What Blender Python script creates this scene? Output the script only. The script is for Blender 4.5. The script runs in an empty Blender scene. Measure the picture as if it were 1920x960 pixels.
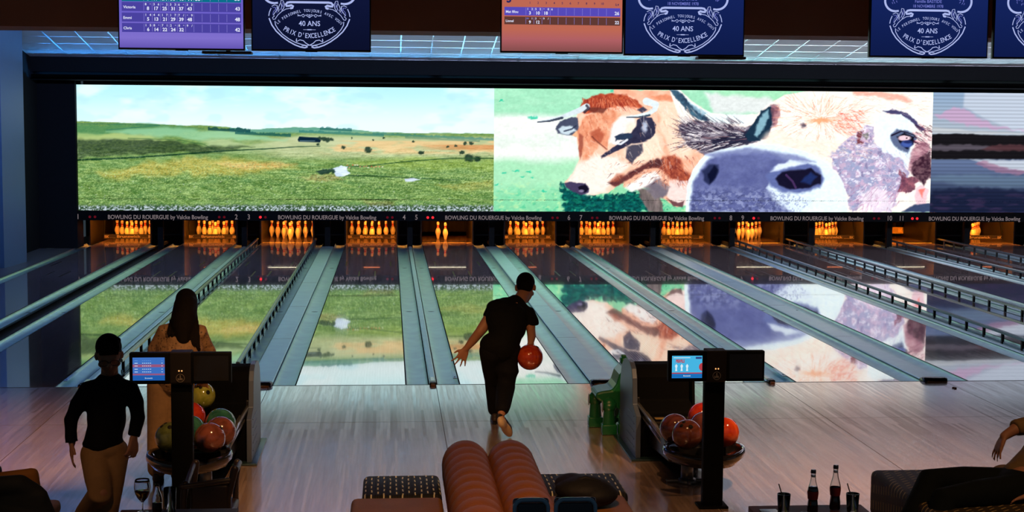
import bpy, bmesh, math, random
import numpy as np
from mathutils import Vector, Matrix

random.seed(7)
PI = math.pi
SC = bpy.context.scene
COL = SC.collection

# ------------------------------------------------------------------ camera
cam_data = bpy.data.cameras.new('camera')
cam_data.sensor_fit = 'HORIZONTAL'
cam_data.sensor_width = 36.0
cam_data.lens = 2806.588 * 36.0 / 1920.0
cam_data.clip_start = 0.1
cam_data.clip_end = 200.0
camera = bpy.data.objects.new('camera', cam_data)
COL.objects.link(camera)
_r = Vector((0.99664863, -0.08147505, 0.00730274))
_u = Vector((-0.00001011, 0.08915104, 0.99601812))
_f = Vector((0.08180167, 0.99268017, -0.0888514))
camera.matrix_world = Matrix(((_r.x, _u.x, -_f.x, -0.42994601), (_r.y, _u.y, -_f.y, -14.6110306),
                              (_r.z, _u.z, -_f.z, 2.58167443), (0, 0, 0, 1)))
SC.camera = camera

# ------------------------------------------------------------------ render look
SC.view_settings.view_transform = 'Standard'
SC.view_settings.look = 'None'
SC.view_settings.exposure = 0.0
SC.view_settings.gamma = 1.0
SC.view_settings.use_curve_mapping = False
SC.cycles.use_denoising = True
SC.cycles.max_bounces = 6
SC.cycles.diffuse_bounces = 3
SC.cycles.glossy_bounces = 4
SC.cycles.transmission_bounces = 6
SC.cycles.caustics_reflective = False
SC.cycles.caustics_refractive = False
SC.cycles.sample_clamp_indirect = 4.0

# ------------------------------------------------------------------ the rest of the hall behind the camera: dim room light
world = bpy.data.worlds.new('hall_world')
SC.world = world
world.use_nodes = True
WORLD_COL = (0.55, 0.8, 1.0)
WORLD_STR = 0.045
world.node_tree.nodes['Background'].inputs[0].default_value = (*WORLD_COL, 1)
world.node_tree.nodes['Background'].inputs[1].default_value = WORLD_STR

WARM = (1.0, 0.50, 0.20)
def downlight(x, y, z, power, tx, ty, tz=0.0, size=60, blend=0.8, rad=0.05, color=WARM):
    L = bpy.data.lights.new('ceiling_and_fill_spot', 'SPOT')
    L.energy = power; L.color = color; L.spot_size = math.radians(size); L.spot_blend = blend
    L.shadow_soft_size = rad
    o = bpy.data.objects.new('ceiling_and_fill_spot', L); COL.objects.link(o)
    o.location = (x, y, z)
    o.rotation_euler = (Vector((tx, ty, tz)) - Vector((x, y, z))).to_track_quat('-Z', 'Y').to_euler()
    return o
# warm ceiling spots of the seating area, above the picture; two added on figures
downlight(-3.9, -5.2, 3.5, 1000, -3.8, -2.9, 0, 50)
downlight(-2.4, -7.6, 3.5, 110, -1.9, -4.1, 0.6, 26)  # spot added to brighten the girl's blouse
downlight(-2.5, -9.4, 3.4, 90, -2.05, -6.1, 0.30, 16)  # narrow spot added to light the boy's trousers
downlight(0.2, -8.6, 3.5, 190, 0.2, -6.7, 0.4, 55)
downlight(1.3, -6.0, 3.5, 100, 1.6, -4.2, 0, 56)
downlight(3.0, -5.6, 3.5, 700, 3.1, -3.3, 0, 60)
downlight(3.4, -8.4, 3.5, 110, 3.2, -6.4, 0.4, 55)
downlight(-0.6, -6.4, 3.5, 420, -0.7, -3.6, 0, 60)
downlight(0.9, -5.4, 3.5, 70, 0.6, -2.6, 0.3, 50)

# ------------------------------------------------------------------ colour and material helpers
def lin(c):
    return tuple(((v / 255.0) / 12.92 if v / 255.0 <= 0.04045 else ((v / 255.0 + 0.055) / 1.055) ** 2.4) for v in c)

MATS = {}
def mat(name, color, rough=0.5, metal=0.0, spec=0.5, coat=0.0, noise=0.0, nscale=12.0, bump=0.0, bscale=60.0,
        trans=0.0, ior=1.45, alpha=1.0, coat_rough=0.05, sheen=0.0):
    """procedural surface: base colour broken up by noise, roughness varied, optional bump"""
    if name in MATS: return MATS[name]
    m = bpy.data.materials.new(name); m.use_nodes = True
    nt = m.node_tree; b = nt.nodes['Principled BSDF']
    b.inputs['Roughness'].default_value = rough
    b.inputs['Metallic'].default_value = metal
    b.inputs['Specular IOR Level'].default_value = spec
    b.inputs['Coat Weight'].default_value = coat
    b.inputs['Coat Roughness'].default_value = coat_rough
    b.inputs['Transmission Weight'].default_value = trans
    b.inputs['IOR'].default_value = ior
    b.inputs['Alpha'].default_value = alpha
    b.inputs['Sheen Weight'].default_value = sheen
    b.inputs['Base Color'].default_value = (*color, 1)
    if noise > 0 or bump > 0:
        tc = nt.nodes.new('ShaderNodeTexCoord')
    if noise > 0:
        n = nt.nodes.new('ShaderNodeTexNoise'); n.inputs['Scale'].default_value = nscale
        n.inputs['Detail'].default_value = 4
        nt.links.new(tc.outputs['Object'], n.inputs['Vector'])
        mx = nt.nodes.new('ShaderNodeMix'); mx.data_type = 'RGBA'
        mx.inputs[6].default_value = (*[v * (1 - noise) for v in color], 1)
        mx.inputs[7].default_value = (*[min(1, v * (1 + noise)) for v in color], 1)
        nt.links.new(n.outputs['Fac'], mx.inputs[0]); nt.links.new(mx.outputs[2], b.inputs['Base Color'])
    if bump > 0:
        n2 = nt.nodes.new('ShaderNodeTexNoise'); n2.inputs['Scale'].default_value = bscale
        nt.links.new(tc.outputs['Object'], n2.inputs['Vector'])
        bp = nt.nodes.new('ShaderNodeBump'); bp.inputs['Strength'].default_value = bump
        bp.inputs['Distance'].default_value = 0.01
        nt.links.new(n2.outputs['Fac'], bp.inputs['Height']); nt.links.new(bp.outputs[0], b.inputs['Normal'])
    MATS[name] = m
    return m

def emit(name, color, strength=1.0):
    if name in MATS: return MATS[name]
    m = bpy.data.materials.new(name); m.use_nodes = True
    nt = m.node_tree
    for n in list(nt.nodes): nt.nodes.remove(n)
    e = nt.nodes.new('ShaderNodeEmission'); o = nt.nodes.new('ShaderNodeOutputMaterial')
    e.inputs[0].default_value = (*color, 1); e.inputs[1].default_value = strength
    nt.links.new(e.outputs[0], o.inputs[0])
    MATS[name] = m
    return m

# ------------------------------------------------------------------ mesh helpers
class MB:
    def __init__(s): s.v = []; s.f = []; s.m = []; s.sm = []
    def add(s, vs, fs, mi=0, smooth=False):
        o = len(s.v); s.v += [tuple(v) for v in vs]
        for f in fs: s.f.append(tuple(i + o for i in f)); s.m.append(mi); s.sm.append(smooth)
        return s
    def box(s, x0, x1, y0, y1, z0, z1, mi=0, rot=None, piv=None, bev=0.0):
        if bev > 0:
            bm = bmesh.new(); bmesh.ops.create_cube(bm, size=1)
            bmesh.ops.scale(bm, vec=(x1 - x0, y1 - y0, z1 - z0), verts=bm.verts)
            bmesh.ops.bevel(bm, geom=bm.edges[:] + bm.verts[:], offset=bev, segments=3, affect='EDGES', profile=0.5)
            bmesh.ops.translate(bm, vec=((x0 + x1) / 2, (y0 + y1) / 2, (z0 + z1) / 2), verts=bm.verts)
            vs = [Vector(v.co) for v in bm.verts]; fs = [[v.index for v in f.verts] for f in bm.faces]; bm.free()
        else:
            vs = [Vector(p) for p in ((x0, y0, z0), (x1, y0, z0), (x1, y1, z0), (x0, y1, z0), (x0, y0, z1), (x1, y0, z1), (x1, y1, z1), (x0, y1, z1))]
            fs = [(0, 3, 2, 1), (4, 5, 6, 7), (0, 1, 5, 4), (1, 2, 6, 5), (2, 3, 7, 6), (3, 0, 4, 7)]
        if rot is not None:
            p = Vector(piv) if piv is not None else Vector(((x0 + x1) / 2, (y0 + y1) / 2, (z0 + z1) / 2))
            vs = [p + rot @ (v - p) for v in vs]
        return s.add(vs, fs, mi, bev > 0)
    def tube(s, pts, rs, n=16, mi=0, caps=True, ends='flat', smooth=True):
        """swept tube through pts with radii rs"""
        pts = [Vector(p) for p in pts]
        if not hasattr(rs, '__len__'): rs = [rs] * len(pts)
        P = []; R = []; 
        if ends == 'round':
            d0 = (pts[0] - pts[1]).normalized(); d1 = (pts[-1] - pts[-2]).normalized()
            for k in (90, 65, 40, 18): a = math.radians(k); P.append(pts[0] + d0 * rs[0] * math.sin(a)); R.append(max(1e-5, rs[0] * math.cos(a)))
            P += pts; R += list(rs)
            for k in (18, 40, 65, 90): a = math.radians(k); P.append(pts[-1] + d1 * rs[-1] * math.sin(a)); R.append(max(1e-5, rs[-1] * math.cos(a)))
        else: P = pts; R = list(rs)
        vs = []; fs = []
        up = Vector((0, 0, 1)) if abs((P[-1] - P[0]).normalized().z) < 0.9 else Vector((1, 0, 0))
        for i, p in enumerate(P):
            t = (P[min(i + 1, len(P) - 1)] - P[max(i - 1, 0)]).normalized()
            a = t.cross(up).normalized(); b = a.cross(t).normalized()
            for k in range(n):
                th = 2 * PI * k / n
                vs.append(p + (a * math.cos(th) + b * math.sin(th)) * R[i])
        for i in range(len(P) - 1):
            for k in range(n):
                k2 = (k + 1) % n
                fs.append((i * n + k, i * n + k2, (i + 1) * n + k2, (i + 1) * n + k))
        if caps:
            fs.append(tuple(range(n - 1, -1, -1))); fs.append(tuple(range((len(P) - 1) * n, len(P) * n)))
        return s.add(vs, fs, mi, smooth)
    def lathe(s, prof, c=(0, 0, 0), n=24, mi=0, mif=None, smooth=True):
        """profile of (radius, height) revolved about the vertical"""
        vs = []; cx, cy, cz = c
        for r, z in prof:
            for k in range(n):
                th = 2 * PI * k / n; vs.append((cx + r * math.cos(th), cy + r * math.sin(th), cz + z))
        o = len(s.v); s.v += vs
        for i in range(len(prof) - 1):
            for k in range(n):
                k2 = (k + 1) % n
                s.f.append((o + i * n + k, o + i * n + k2, o + (i + 1) * n + k2, o + (i + 1) * n + k))
                s.m.append(mif(i) if mif else mi); s.sm.append(smooth)
        if prof[0][0] > 1e-4: s.f.append(tuple(o + k for k in range(n - 1, -1, -1))); s.m.append(mif(0) if mif else mi); s.sm.append(False)
        if prof[-1][0] > 1e-4: s.f.append(tuple(o + (len(prof) - 1) * n + k for k in range(n))); s.m.append(mif(len(prof) - 2) if mif else mi); s.sm.append(False)
        return s
    def ell(s, c, r, mi=0, rot=None, n=24, rings=14):
        vs = []; fs = []; c = Vector(c)
        for i in range(rings + 1):
            ph = -PI / 2 + PI * i / rings
            for k in range(n):
                th = 2 * PI * k / n
                p = Vector((r[0] * max(1e-4, math.cos(ph)) * math.cos(th), r[1] * max(1e-4, math.cos(ph)) * math.sin(th), r[2] * math.sin(ph)))
                if rot is not None: p = rot @ p
                vs.append(c + p)
        for i in range(rings):
            for k in range(n):
                k2 = (k + 1) % n; fs.append((i * n + k, i * n + k2, (i + 1) * n + k2, (i + 1) * n + k))
        return s.add(vs, fs, mi, True)
    def prism(s, poly, axis, a0, a1, mi=0, smooth=False):
        """2-D outline extruded along axis x, y or z"""
        def P(u, v, w):
            return {'x': (w, u, v), 'y': (u, w, v), 'z': (u, v, w)}[axis]
        n = len(poly)
        vs = [P(u, v, a0) for u, v in poly] + [P(u, v, a1) for u, v in poly]
        fs = [(i, (i + 1) % n, n + (i + 1) % n, n + i) for i in range(n)]
        fs.append(tuple(range(n - 1, -1, -1))); fs.append(tuple(range(n, 2 * n)))
        return s.add(vs, fs, mi, smooth)
    def ribbon(s, pts, w, org, ux, uy, mi=0, closed=False):
        """flat painted line of width w in the plane org + u*ux + v*uy"""
        org = Vector(org); ux = Vector(ux); uy = Vector(uy)
        P = [Vector((a, b)) for a, b in pts]; n = len(P); L = []; R = []
        for i in range(n):
            if closed: t = P[(i + 1) % n] - P[i - 1]
            else: t = P[min(i + 1, n - 1)] - P[max(i - 1, 0)]
            t = t.normalized() if t.length > 0 else Vector((1, 0)); nn = Vector((-t.y, t.x))
            ww = w[i] if hasattr(w, '__len__') else w
            L.append(P[i] + nn * ww / 2); R.append(P[i] - nn * ww / 2)
        vs = [org + ux * p.x + uy * p.y for p in L + R]
        fs = [(i, i + 1, n + i + 1, n + i) for i in range(n - 1)]
        if closed: fs.append((n - 1, 0, n, 2 * n - 1))
        return s.add(vs, fs, mi)
    def flat(s, poly, org, ux, uy, mi=0):
        org = Vector(org); ux = Vector(ux); uy = Vector(uy)
        return s.add([org + ux * a + uy * b for a, b in poly], [tuple(range(len(poly)))], mi)
    def text(s, string, org, h, ux=(1, 0, 0), uy=(0, 0, 1), align='C', wx=1.0, mi=0, width=None, ang=0.0, bold=0.0):
        V, F, w, hh = glyphs(string, bold)
        k = h / 0.69
        kx = k * wx if width is None else width / max(w, 1e-6)
        org = Vector(org); ux = Vector(ux); uy = Vector(uy)
        off = {'C': -w / 2, 'L': 0.0, 'R': -w}[align]
        ca, sa = math.cos(ang), math.sin(ang); vs = []
        for x, y in V:
            a = (x + off) * kx; b = y * k
            vs.append(org + ux * (a * ca - b * sa) + uy * (a * sa + b * ca))
        return s.add(vs, F, mi)
    def build(s, name, mats, parent=None, loc=None, bevel=0.0, fix=False):
        me = bpy.data.meshes.new(name)
        me.from_pydata(s.v, [], s.f)
        if not isinstance(mats, (list, tuple)): mats = [mats]
        for m in mats: me.materials.append(m)
        me.polygons.foreach_set('material_index', s.m)
        me.polygons.foreach_set('use_smooth', s.sm)
        me.update()
        if fix:
            bm = bmesh.new(); bm.from_mesh(me); bmesh.ops.remove_doubles(bm, verts=bm.verts, dist=1e-5)
            bmesh.ops.recalc_face_normals(bm, faces=bm.faces); bm.to_mesh(me); bm.free()
        o = bpy.data.objects.new(name, me); COL.objects.link(o)
        if parent is not None:
            o.parent = parent
            o.matrix_parent_inverse = Matrix.Translation(parent.location).inverted()
        if loc is not None: o.location = loc
        if bevel > 0:
            b = o.modifiers.new('bevel', 'BEVEL'); b.width = bevel; b.segments = 2; b.limit_method = 'ANGLE'
        return o

_GL = {}
def glyphs(string, bold=0.0):
    key = (string, bold)
    if key in _GL: return _GL[key]
    c = bpy.data.curves.new('lettering', 'FONT'); c.body = string; c.size = 1.0; c.resolution_u = 3; c.offset = bold
    o = bpy.data.objects.new('lettering', c); COL.objects.link(o)
    dg = bpy.context.evaluated_depsgraph_get(); dg.update()
    me = bpy.data.meshes.new_from_object(o.evaluated_get(dg))
    V = [(v.co.x, v.co.y) for v in me.vertices]; F = [tuple(p.vertices) for p in me.polygons]
    bpy.data.objects.remove(o); bpy.data.meshes.remove(me); bpy.data.curves.remove(c)
    if V:
        x0 = min(p[0] for p in V); w = max(p[0] for p in V) - x0; V = [(a - x0, b) for a, b in V]
    else: w = 0
    _GL[key] = (V, F, w, 0.69)
    return _GL[key]

def tag(o, label=None, cat=None, group=None, kind=None):
    if label: o['label'] = label
    if cat: o['category'] = cat
    if group: o['group'] = group
    if kind: o['kind'] = kind
    return o
def empty(name, loc=(0, 0, 0), label=None, cat=None, group=None):
    o = bpy.data.objects.new(name, None); COL.objects.link(o); o.location = loc
    o.empty_display_size = 0.1
    return tag(o, label, cat, group)
def copy_thing(root, loc, label=None, group=None, name=None):
    r = root.copy(); COL.objects.link(r); r.location = loc
    if label: r['label'] = label
    if group: r['group'] = group
    for ch in list(root.children):
        c = ch.copy(); COL.objects.link(c); c.parent = r; c.matrix_parent_inverse = ch.matrix_parent_inverse.copy()
        for g in list(ch.children):
            d = g.copy(); COL.objects.link(d); d.parent = c; d.matrix_parent_inverse = g.matrix_parent_inverse.copy()
    return r
def R3(ax, deg): return Matrix.Rotation(math.radians(deg), 3, ax)

# ------------------------------------------------------------------ layout of the hall (metres; lanes run along +Y, foul line at Y = 0)
PAIR = 3.39
LANE_W = 1.066
def lane_x(n): return (0.8045 + (n - 5) / 2 * PAIR) if n % 2 else (2.5855 + (n - 6) / 2 * PAIR)
MASK_Y = 16.0
SCREEN_Y = 16.13
# ================================================================== pictures on the LED wall
# image pixel coordinates of the wall artwork, through the camera's projection (x right 142..2100, y down 160..398) from wall metres
_H = ((2875.7118, -64.8015672, 23669.6121), (39.2931805, -2838.0613, 14299.8118), (0.081801671, -0.088851402, 30.7805671))
def image_xy(X, Z):
    w = _H[2][0] * X + _H[2][1] * Z + _H[2][2]
    return (_H[0][0] * X + _H[0][1] * Z + _H[0][2]) / w, (_H[1][0] * X + _H[1][1] * Z + _H[1][2]) / w

_rng = np.random.RandomState(5)
_LAT = _rng.rand(256, 256)
def vnoise(x, y):
    xi = np.floor(x).astype(int); yi = np.floor(y).astype(int); fx = x - xi; fy = y - yi
    fx = fx * fx * (3 - 2 * fx); fy = fy * fy * (3 - 2 * fy)
    a = _LAT[yi % 256, xi % 256]; b = _LAT[yi % 256, (xi + 1) % 256]; c = _LAT[(yi + 1) % 256, xi % 256]; d = _LAT[(yi + 1) % 256, (xi + 1) % 256]
    return (a * (1 - fx) + b * fx) * (1 - fy) + (c * (1 - fx) + d * fx) * fy
def fbm(x, y, o=4):
    s = 0; a = 0.5; t = 0
    for i in range(o): s = s + a * vnoise(x + 37.1 * i, y + 91.7 * i); t += a; a *= 0.55; x = x * 2.03; y = y * 2.03
    return s / t
def sm(a, b, x):
    t = np.clip((x - a) / (b - a), 0, 1); return t * t * (3 - 2 * t)

class Art:
    def __init__(s, x0, x1, z0, z1, nx, nz):
        s.xs = np.linspace(x0, x1, nx + 1); s.zs = np.linspace(z0, z1, nz + 1)
        X, Z = np.meshgrid(s.xs, s.zs); s.X, s.Z = X, Z
        s.px, s.py = image_xy(X, Z); s.c = np.zeros(X.shape + (3,)); s.nx, s.nz = nx, nz
    def blend(s, m, col):
        col = np.asarray(col, float)
        s.c = s.c * (1 - m[..., None]) + col * m[..., None]
    def warp(s, amp, f):
        if amp == 0: return s.px, s.py
        return s.px + amp * (fbm(s.px * f, s.py * f, 2) - .5) * 2, s.py + amp * (fbm(s.px * f + 50, s.py * f + 80, 2) - .5) * 2
    def mask_poly(s, pts, soft=1.0, amp=0, f=0.12):
        px, py = s.warp(amp, f); P = np.array(pts, float)
        x0, y0 = P.min(0) - soft * 2 - amp - 1; x1, y1 = P.max(0) + soft * 2 + amp + 1
        out = np.zeros(px.shape); sel = (px > x0) & (px < x1) & (py > y0) & (py < y1)
        if not sel.any(): return out
        x = px[sel]; y = py[sel]; ins = np.zeros(x.shape, bool); d2 = np.full(x.shape, 1e9)
        for i in range(len(P)):
            ax, ay = P[i - 1]; bx, by = P[i]
            cr = ((ay > y) != (by > y)); dy = by - ay if by != ay else 1e-9
            ins ^= cr & (x < (bx - ax) * (y - ay) / dy + ax)
            L = (bx - ax) ** 2 + (by - ay) ** 2 + 1e-9; t = np.clip(((x - ax) * (bx - ax) + (y - ay) * (by - ay)) / L, 0, 1)
            d2 = np.minimum(d2, (x - ax - t * (bx - ax)) ** 2 + (y - ay - t * (by - ay)) ** 2)
        d = np.sqrt(d2) * np.where(ins, 1, -1)
        out[sel] = sm(-soft, soft, d); return out
    def poly(s, pts, col, soft=1.0, amp=0, f=0.12, a=1.0, tex=0.0, tf=(0.3, 0.3), col2=None):
        m = s.mask_poly(pts, soft, amp, f) * a
        if tex > 0:
            n = fbm(s.px * tf[0], s.py * tf[1], 3)[..., None]
            c2 = np.asarray(col2 if col2 is not None else [v * 0.6 for v in col], float)
            n = np.clip((n - 0.5) * 2.2 * tex + 0.5, 0, 1)
            cc = np.asarray(col, float) * (1 - n) + c2 * n
            s.c = s.c * (1 - m[..., None]) + cc * m[..., None]
        else: s.blend(m, col)
        return m
    def ell(s, cx, cy, rx, ry, col, soft=0.15, amp=0, f=.12, a=1.0, rot=0):
        px, py = s.warp(amp, f); ca, sa = math.cos(rot), math.sin(rot)
        dx = px - cx; dy = py - cy; u = (dx * ca + dy * sa) / rx; v = (-dx * sa + dy * ca) / ry
        s.blend(sm(1 + soft, 1 - soft, np.sqrt(u * u + v * v)) * a, col)
    def line(s, pts, w, col, a=1.0, soft=0.6, w2=None):
        P = np.array(pts, float); pad = max(w, w2 or w) + 2
        sel = (s.px > P[:, 0].min() - pad) & (s.px < P[:, 0].max() + pad) & (s.py > P[:, 1].min() - pad) & (s.py < P[:, 1].max() + pad)
        if not sel.any(): return
        x = s.px[sel]; y = s.py[sel]; best = np.full(x.shape, 1e9); n = len(P) - 1
        for i in range(n):
            ax, ay = P[i]; bx, by = P[i + 1]; L = (bx - ax) ** 2 + (by - ay) ** 2 + 1e-9
            t = np.clip(((x - ax) * (bx - ax) + (y - ay) * (by - ay)) / L, 0, 1)
            ww = w if w2 is None else w + (w2 - w) * (i + t) / n
            best = np.minimum(best, np.hypot(x - ax - t * (bx - ax), y - ay - t * (by - ay)) - ww / 2)
        m = sm(soft, -soft, best) * a
        s.c[sel] = s.c[sel] * (1 - m[:, None]) + np.asarray(col, float) * m[:, None]
    def hairs(s, n, region, ang, L, w, cols, a=0.7, jit=0.3, seed=1):
        r = random.Random(seed); x0, y0, x1, y1 = region
        for i in range(n):
            x = r.uniform(x0, x1); y = r.uniform(y0, y1); t = (ang(x, y) if callable(ang) else ang) + r.uniform(-jit, jit); l = L * r.uniform(.5, 1.3)
            s.line([(x, y), (x + l * math.cos(t), y + l * math.sin(t))], w * r.uniform(.6, 1.3), r.choice(cols), a * r.uniform(.5, 1), .5, .3)
    def build(s, name, y, material, parent):
        nx, nz = s.nx, s.nz
        me = bpy.data.meshes.new(name); nv = (nx + 1) * (nz + 1)
        co = np.stack([s.X.ravel(), np.full(nv, y), s.Z.ravel()], 1).astype(np.float32)
        idx = np.arange(nv).reshape(nz + 1, nx + 1)
        q = np.stack([idx[:-1, :-1], idx[:-1, 1:], idx[1:, 1:], idx[1:, :-1]], -1).reshape(-1, 4)
        me.vertices.add(nv); me.vertices.foreach_set('co', co.ravel())
        me.loops.add(q.size); me.loops.foreach_set('vertex_index', q.ravel().astype(np.int32))
        me.polygons.add(len(q)); me.polygons.foreach_set('loop_start', np.arange(0, q.size, 4, dtype=np.int32))
        me.polygons.foreach_set('loop_total', np.full(len(q), 4, dtype=np.int32))
        me.update(calc_edges=True)
        ca = me.color_attributes.new('picture', 'FLOAT_COLOR', 'POINT')
        c = np.clip(s.c, 0, 255) / 255.0; c = np.where(c <= 0.04045, c / 12.92, ((c + 0.055) / 1.055) ** 2.4)
        rgba = np.concatenate([c.reshape(-1, 3), np.ones((nv, 1))], 1).astype(np.float32)
        ca.data.foreach_set('color', rgba.ravel()); me.materials.append(material)
        o = bpy.data.objects.new(name, me); COL.objects.link(o); o.parent = parent
        return o

def picture_mat(name, strength=1.0):
    m = bpy.data.materials.new(name); m.use_nodes = True; nt = m.node_tree
    for n in list(nt.nodes): nt.nodes.remove(n)
    at = nt.nodes.new('ShaderNodeAttribute'); at.attribute_name = 'picture'
    e = nt.nodes.new('ShaderNodeEmission'); e.inputs[1].default_value = strength
    o = nt.nodes.new('ShaderNodeOutputMaterial')
    nt.links.new(at.outputs['Color'], e.inputs[0]); nt.links.new(e.outputs[0], o.inputs[0])
    return m
LED = picture_mat('led_picture', 1.12)
SX0, SX1, SX2, SX3 = -6.668, 1.7138, 10.9446, 15.9
SZ0, SZ1 = 0.755, 3.274

# ---------------- moorland picture
def paint_moor():
    A = Art(SX0, SX1, SZ0, SZ1, 620, 184); x, y = A.px, A.py
    t = sm(160, 240, y)[..., None]
    A.c = np.array([176, 226, 238]) * (1 - t) + np.array([220, 240, 242]) * t
    cl = sm(.45, .75, fbm(x * .012, y * .035, 4)) * .75
    A.blend(cl, (224, 243, 245))
    A.blend(sm(.55, .75, fbm(x * .02 + 9, y * .05 + 3, 3)) * .35, (170, 215, 228))
    # ground
    hor = np.interp(x, [140, 250, 330, 400, 470, 520, 560, 600, 640, 700, 760, 850, 930], [227, 231, 235, 236, 243, 240, 239, 239, 242, 247, 249, 250, 251]) + (fbm(x * .08, y * 0, 2) - .5) * 2
    g = sm(-.8, .8, y - hor)
    f = 1 / (0.12 + np.clip(y - 236, 0, 200) / 160)
    n1 = fbm(x * .05 * f, y * .32 * np.sqrt(f), 4); n2 = fbm(x * .35, y * .7, 4); n3 = fbm(x * .012 + 7, y * .05, 3)
    base = np.array([150, 172, 100.]) * (1 - n1[..., None]) + np.array([72, 116, 66.]) * n1[..., None]
    A.blend(g, (110, 150, 110)); A.c = A.c * (1 - g[..., None]) + base * g[..., None]
    def tone(m, col): A.blend(np.clip(m * g, 0, 1), col)
    # bands
    tone(sm(252, 246, y) * .8 * (x > 430), (96, 160, 150))
    tone(sm(.35, .65, n3) * sm(240, 262, y) * sm(300, 268, y) * .8, (178, 196, 150))
    tone(sm(430, 560, x) * sm(252, 262, y) * sm(306, 288, y) * .75, (196, 200, 160))
    tone(sm(580, 640, x) * sm(262, 266, y) * sm(292, 284, y) * sm(.3, .5, fbm(x * .02, y * .1 + 4, 3)), (216, 190, 140))
    tone(sm(760, 860, x) * sm(270, 273, y) * sm(283, 279, y) * .8, (200, 140, 90))
    A.poly([(140, 234), (260, 232), (335, 236), (380, 242), (330, 252), (230, 250), (140, 258)], (70, 130, 90), 3, 4, .05, .6)
    A.poly([(200, 246), (350, 240), (470, 250), (540, 262), (400, 262), (250, 256)], (148, 200, 160), 4, 6, .04, .75)
    A.poly([(145, 258), (250, 260), (380, 272), (480, 276), (400, 284), (250, 290), (145, 297)], (72, 92, 58), 3, 5, .06, .85, .9, (.25, .6), (44, 62, 46))
    A.poly([(145, 250), (240, 252), (330, 262), (260, 262), (145, 262)], (170, 190, 120), 3, 3, .05, .7)
    A.line([(145, 300), (240, 296), (330, 290), (420, 283), (500, 279), (560, 275), (600, 274)], 3.4, (24, 58, 42), .95, .8, 1.2)
    A.line([(145, 232), (230, 233), (300, 235), (200, 244)], 1.4, (40, 100, 90), .7, .8)
    A.line([(240, 259), (330, 262), (380, 270), (405, 281)], 1.2, (40, 80, 50), .6)
    A.poly([(300, 302), (420, 296), (520, 306), (560, 318), (470, 326), (330, 328), (220, 338), (180, 326)], (196, 176, 90), 7, 8, .04, .7)
    A.poly([(400, 306), (500, 303), (560, 308), (520, 316), (430, 314)], (214, 176, 112), 4, 5, .05, .7)
    A.poly([(560, 330), (620, 326), (650, 334), (590, 342)], (176, 150, 104), 3, 4, .08, .6)
    A.poly([(650, 300), (800, 296), (925, 300), (925, 322), (780, 318), (680, 312)], (150, 172, 84), 5, 6, .05, .6)
    A.poly([(820, 345), (925, 340), (925, 356), (850, 356)], (182, 166, 86), 5, 5, .05, .6)
    A.poly([(680, 372), (740, 380), (730, 392), (690, 386)], (130, 96, 70), 4, 4, .08, .6)
    A.poly([(145, 336), (420, 342), (560, 340), (700, 350), (925, 350), (925, 397), (145, 397)], (92, 128, 66), 12, 8, .03, .35)
    A.blend(g * sm(.5, .75, fbm(x * .03 + 3, y * .12 + 20, 3)) * sm(320, 345, y) * .35, (70, 104, 60))
    A.blend(g * sm(.62, .8, fbm(x * .16 + 13, y * .3 + 2, 3)) * sm(290, 340, y) * .6, (160, 190, 110))
    A.blend(g * sm(.52, .75, n2) * sm(262, 330, y) * .5, (56, 84, 48))
    A.blend(g * sm(.50, .74, fbm(x * .5 + 40, y * .9 + 11, 3)) * sm(262, 330, y) * .6, (186, 210, 140))
    # tree line, farm, bushes
    for x0, x1, yb, hh, dn, col in ((390, 470, 243, 6, .75, (20, 66, 70)), (440, 545, 250, 4, .7, (22, 80, 84)), (560, 720, 247, 3, .6, (40, 110, 110)), (600, 660, 242, 4, .6, (30, 90, 90)), (700, 925, 251, 2.5, .55, (54, 120, 120)), (760, 900, 258, 2, .4, (60, 110, 100))):
        up = hh * fbm(x * .22, y * 0 + x0, 3) * 1.5 + 1; yy = yb + (x - x0) * .05
        A.blend(((x > x0) & (x < x1)) * sm(-.8, .8, y - (yy - up)) * sm(.8, -.8, y - (yy + 1.5)) * dn, col)
    A.poly([(558, 262), (561, 256), (596, 258), (602, 263), (600, 267), (560, 266)], (18, 40, 58), .7)
    A.line([(562, 264), (590, 264)], 1, (150, 190, 200), .6)
    for bx, by, r in ((600, 259, 4), (607, 260, 5), (614, 262, 5), (622, 262, 4), (596, 271, 3), (690, 281, 6.5), (644, 276, 4), (790, 286, 5), (866, 286, 5), (880, 296, 9), (895, 298, 6), (855, 274, 3), (840, 275, 3), (872, 269, 4), (884, 269, 4), (700, 262, 2), (720, 259, 2.4), (660, 259, 2), (775, 265, 2.4)):
        A.ell(bx, by, r, r * .8, (36, 58, 48), .35, 2, .3, .9)
    A.line([(925, 297), (840, 297), (760, 303), (690, 311), (650, 313)], 2, (34, 70, 40), .8)
    A.line([(640, 329), (700, 330), (760, 333), (860, 338)], 2.4, (34, 66, 44), .8, .8, 1)
    A.poly([(624, 316), (640, 311), (652, 313), (650, 319), (657, 326), (644, 331), (630, 330), (626, 324)], (206, 222, 240), 1, 1.5, .2)
    A.poly([(592, 321), (624, 315), (630, 322), (600, 327)], (30, 54, 50), 1.5, 3, .2, .85)
    A.poly([(758, 335), (775, 334), (788, 337), (772, 341), (760, 340)], (196, 208, 226), .8, 1, .2, .95)
    for i in range(14): A.ell(652 + 5 * i + random.uniform(-2, 2), 312 + random.uniform(-3, 3), 1.6, 1.0, random.choice([(226, 150, 120), (232, 220, 210), (200, 90, 80)]), .4, 0, .1, .8)
    for i in range(60): A.ell(random.uniform(150, 920), random.uniform(325, 385), 1.2, .8, (196, 206, 196), .4, 0, .1, .6)
    edge = sm(383, 391, y + 4 * fbm(x * .1, y * .1, 2))
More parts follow.
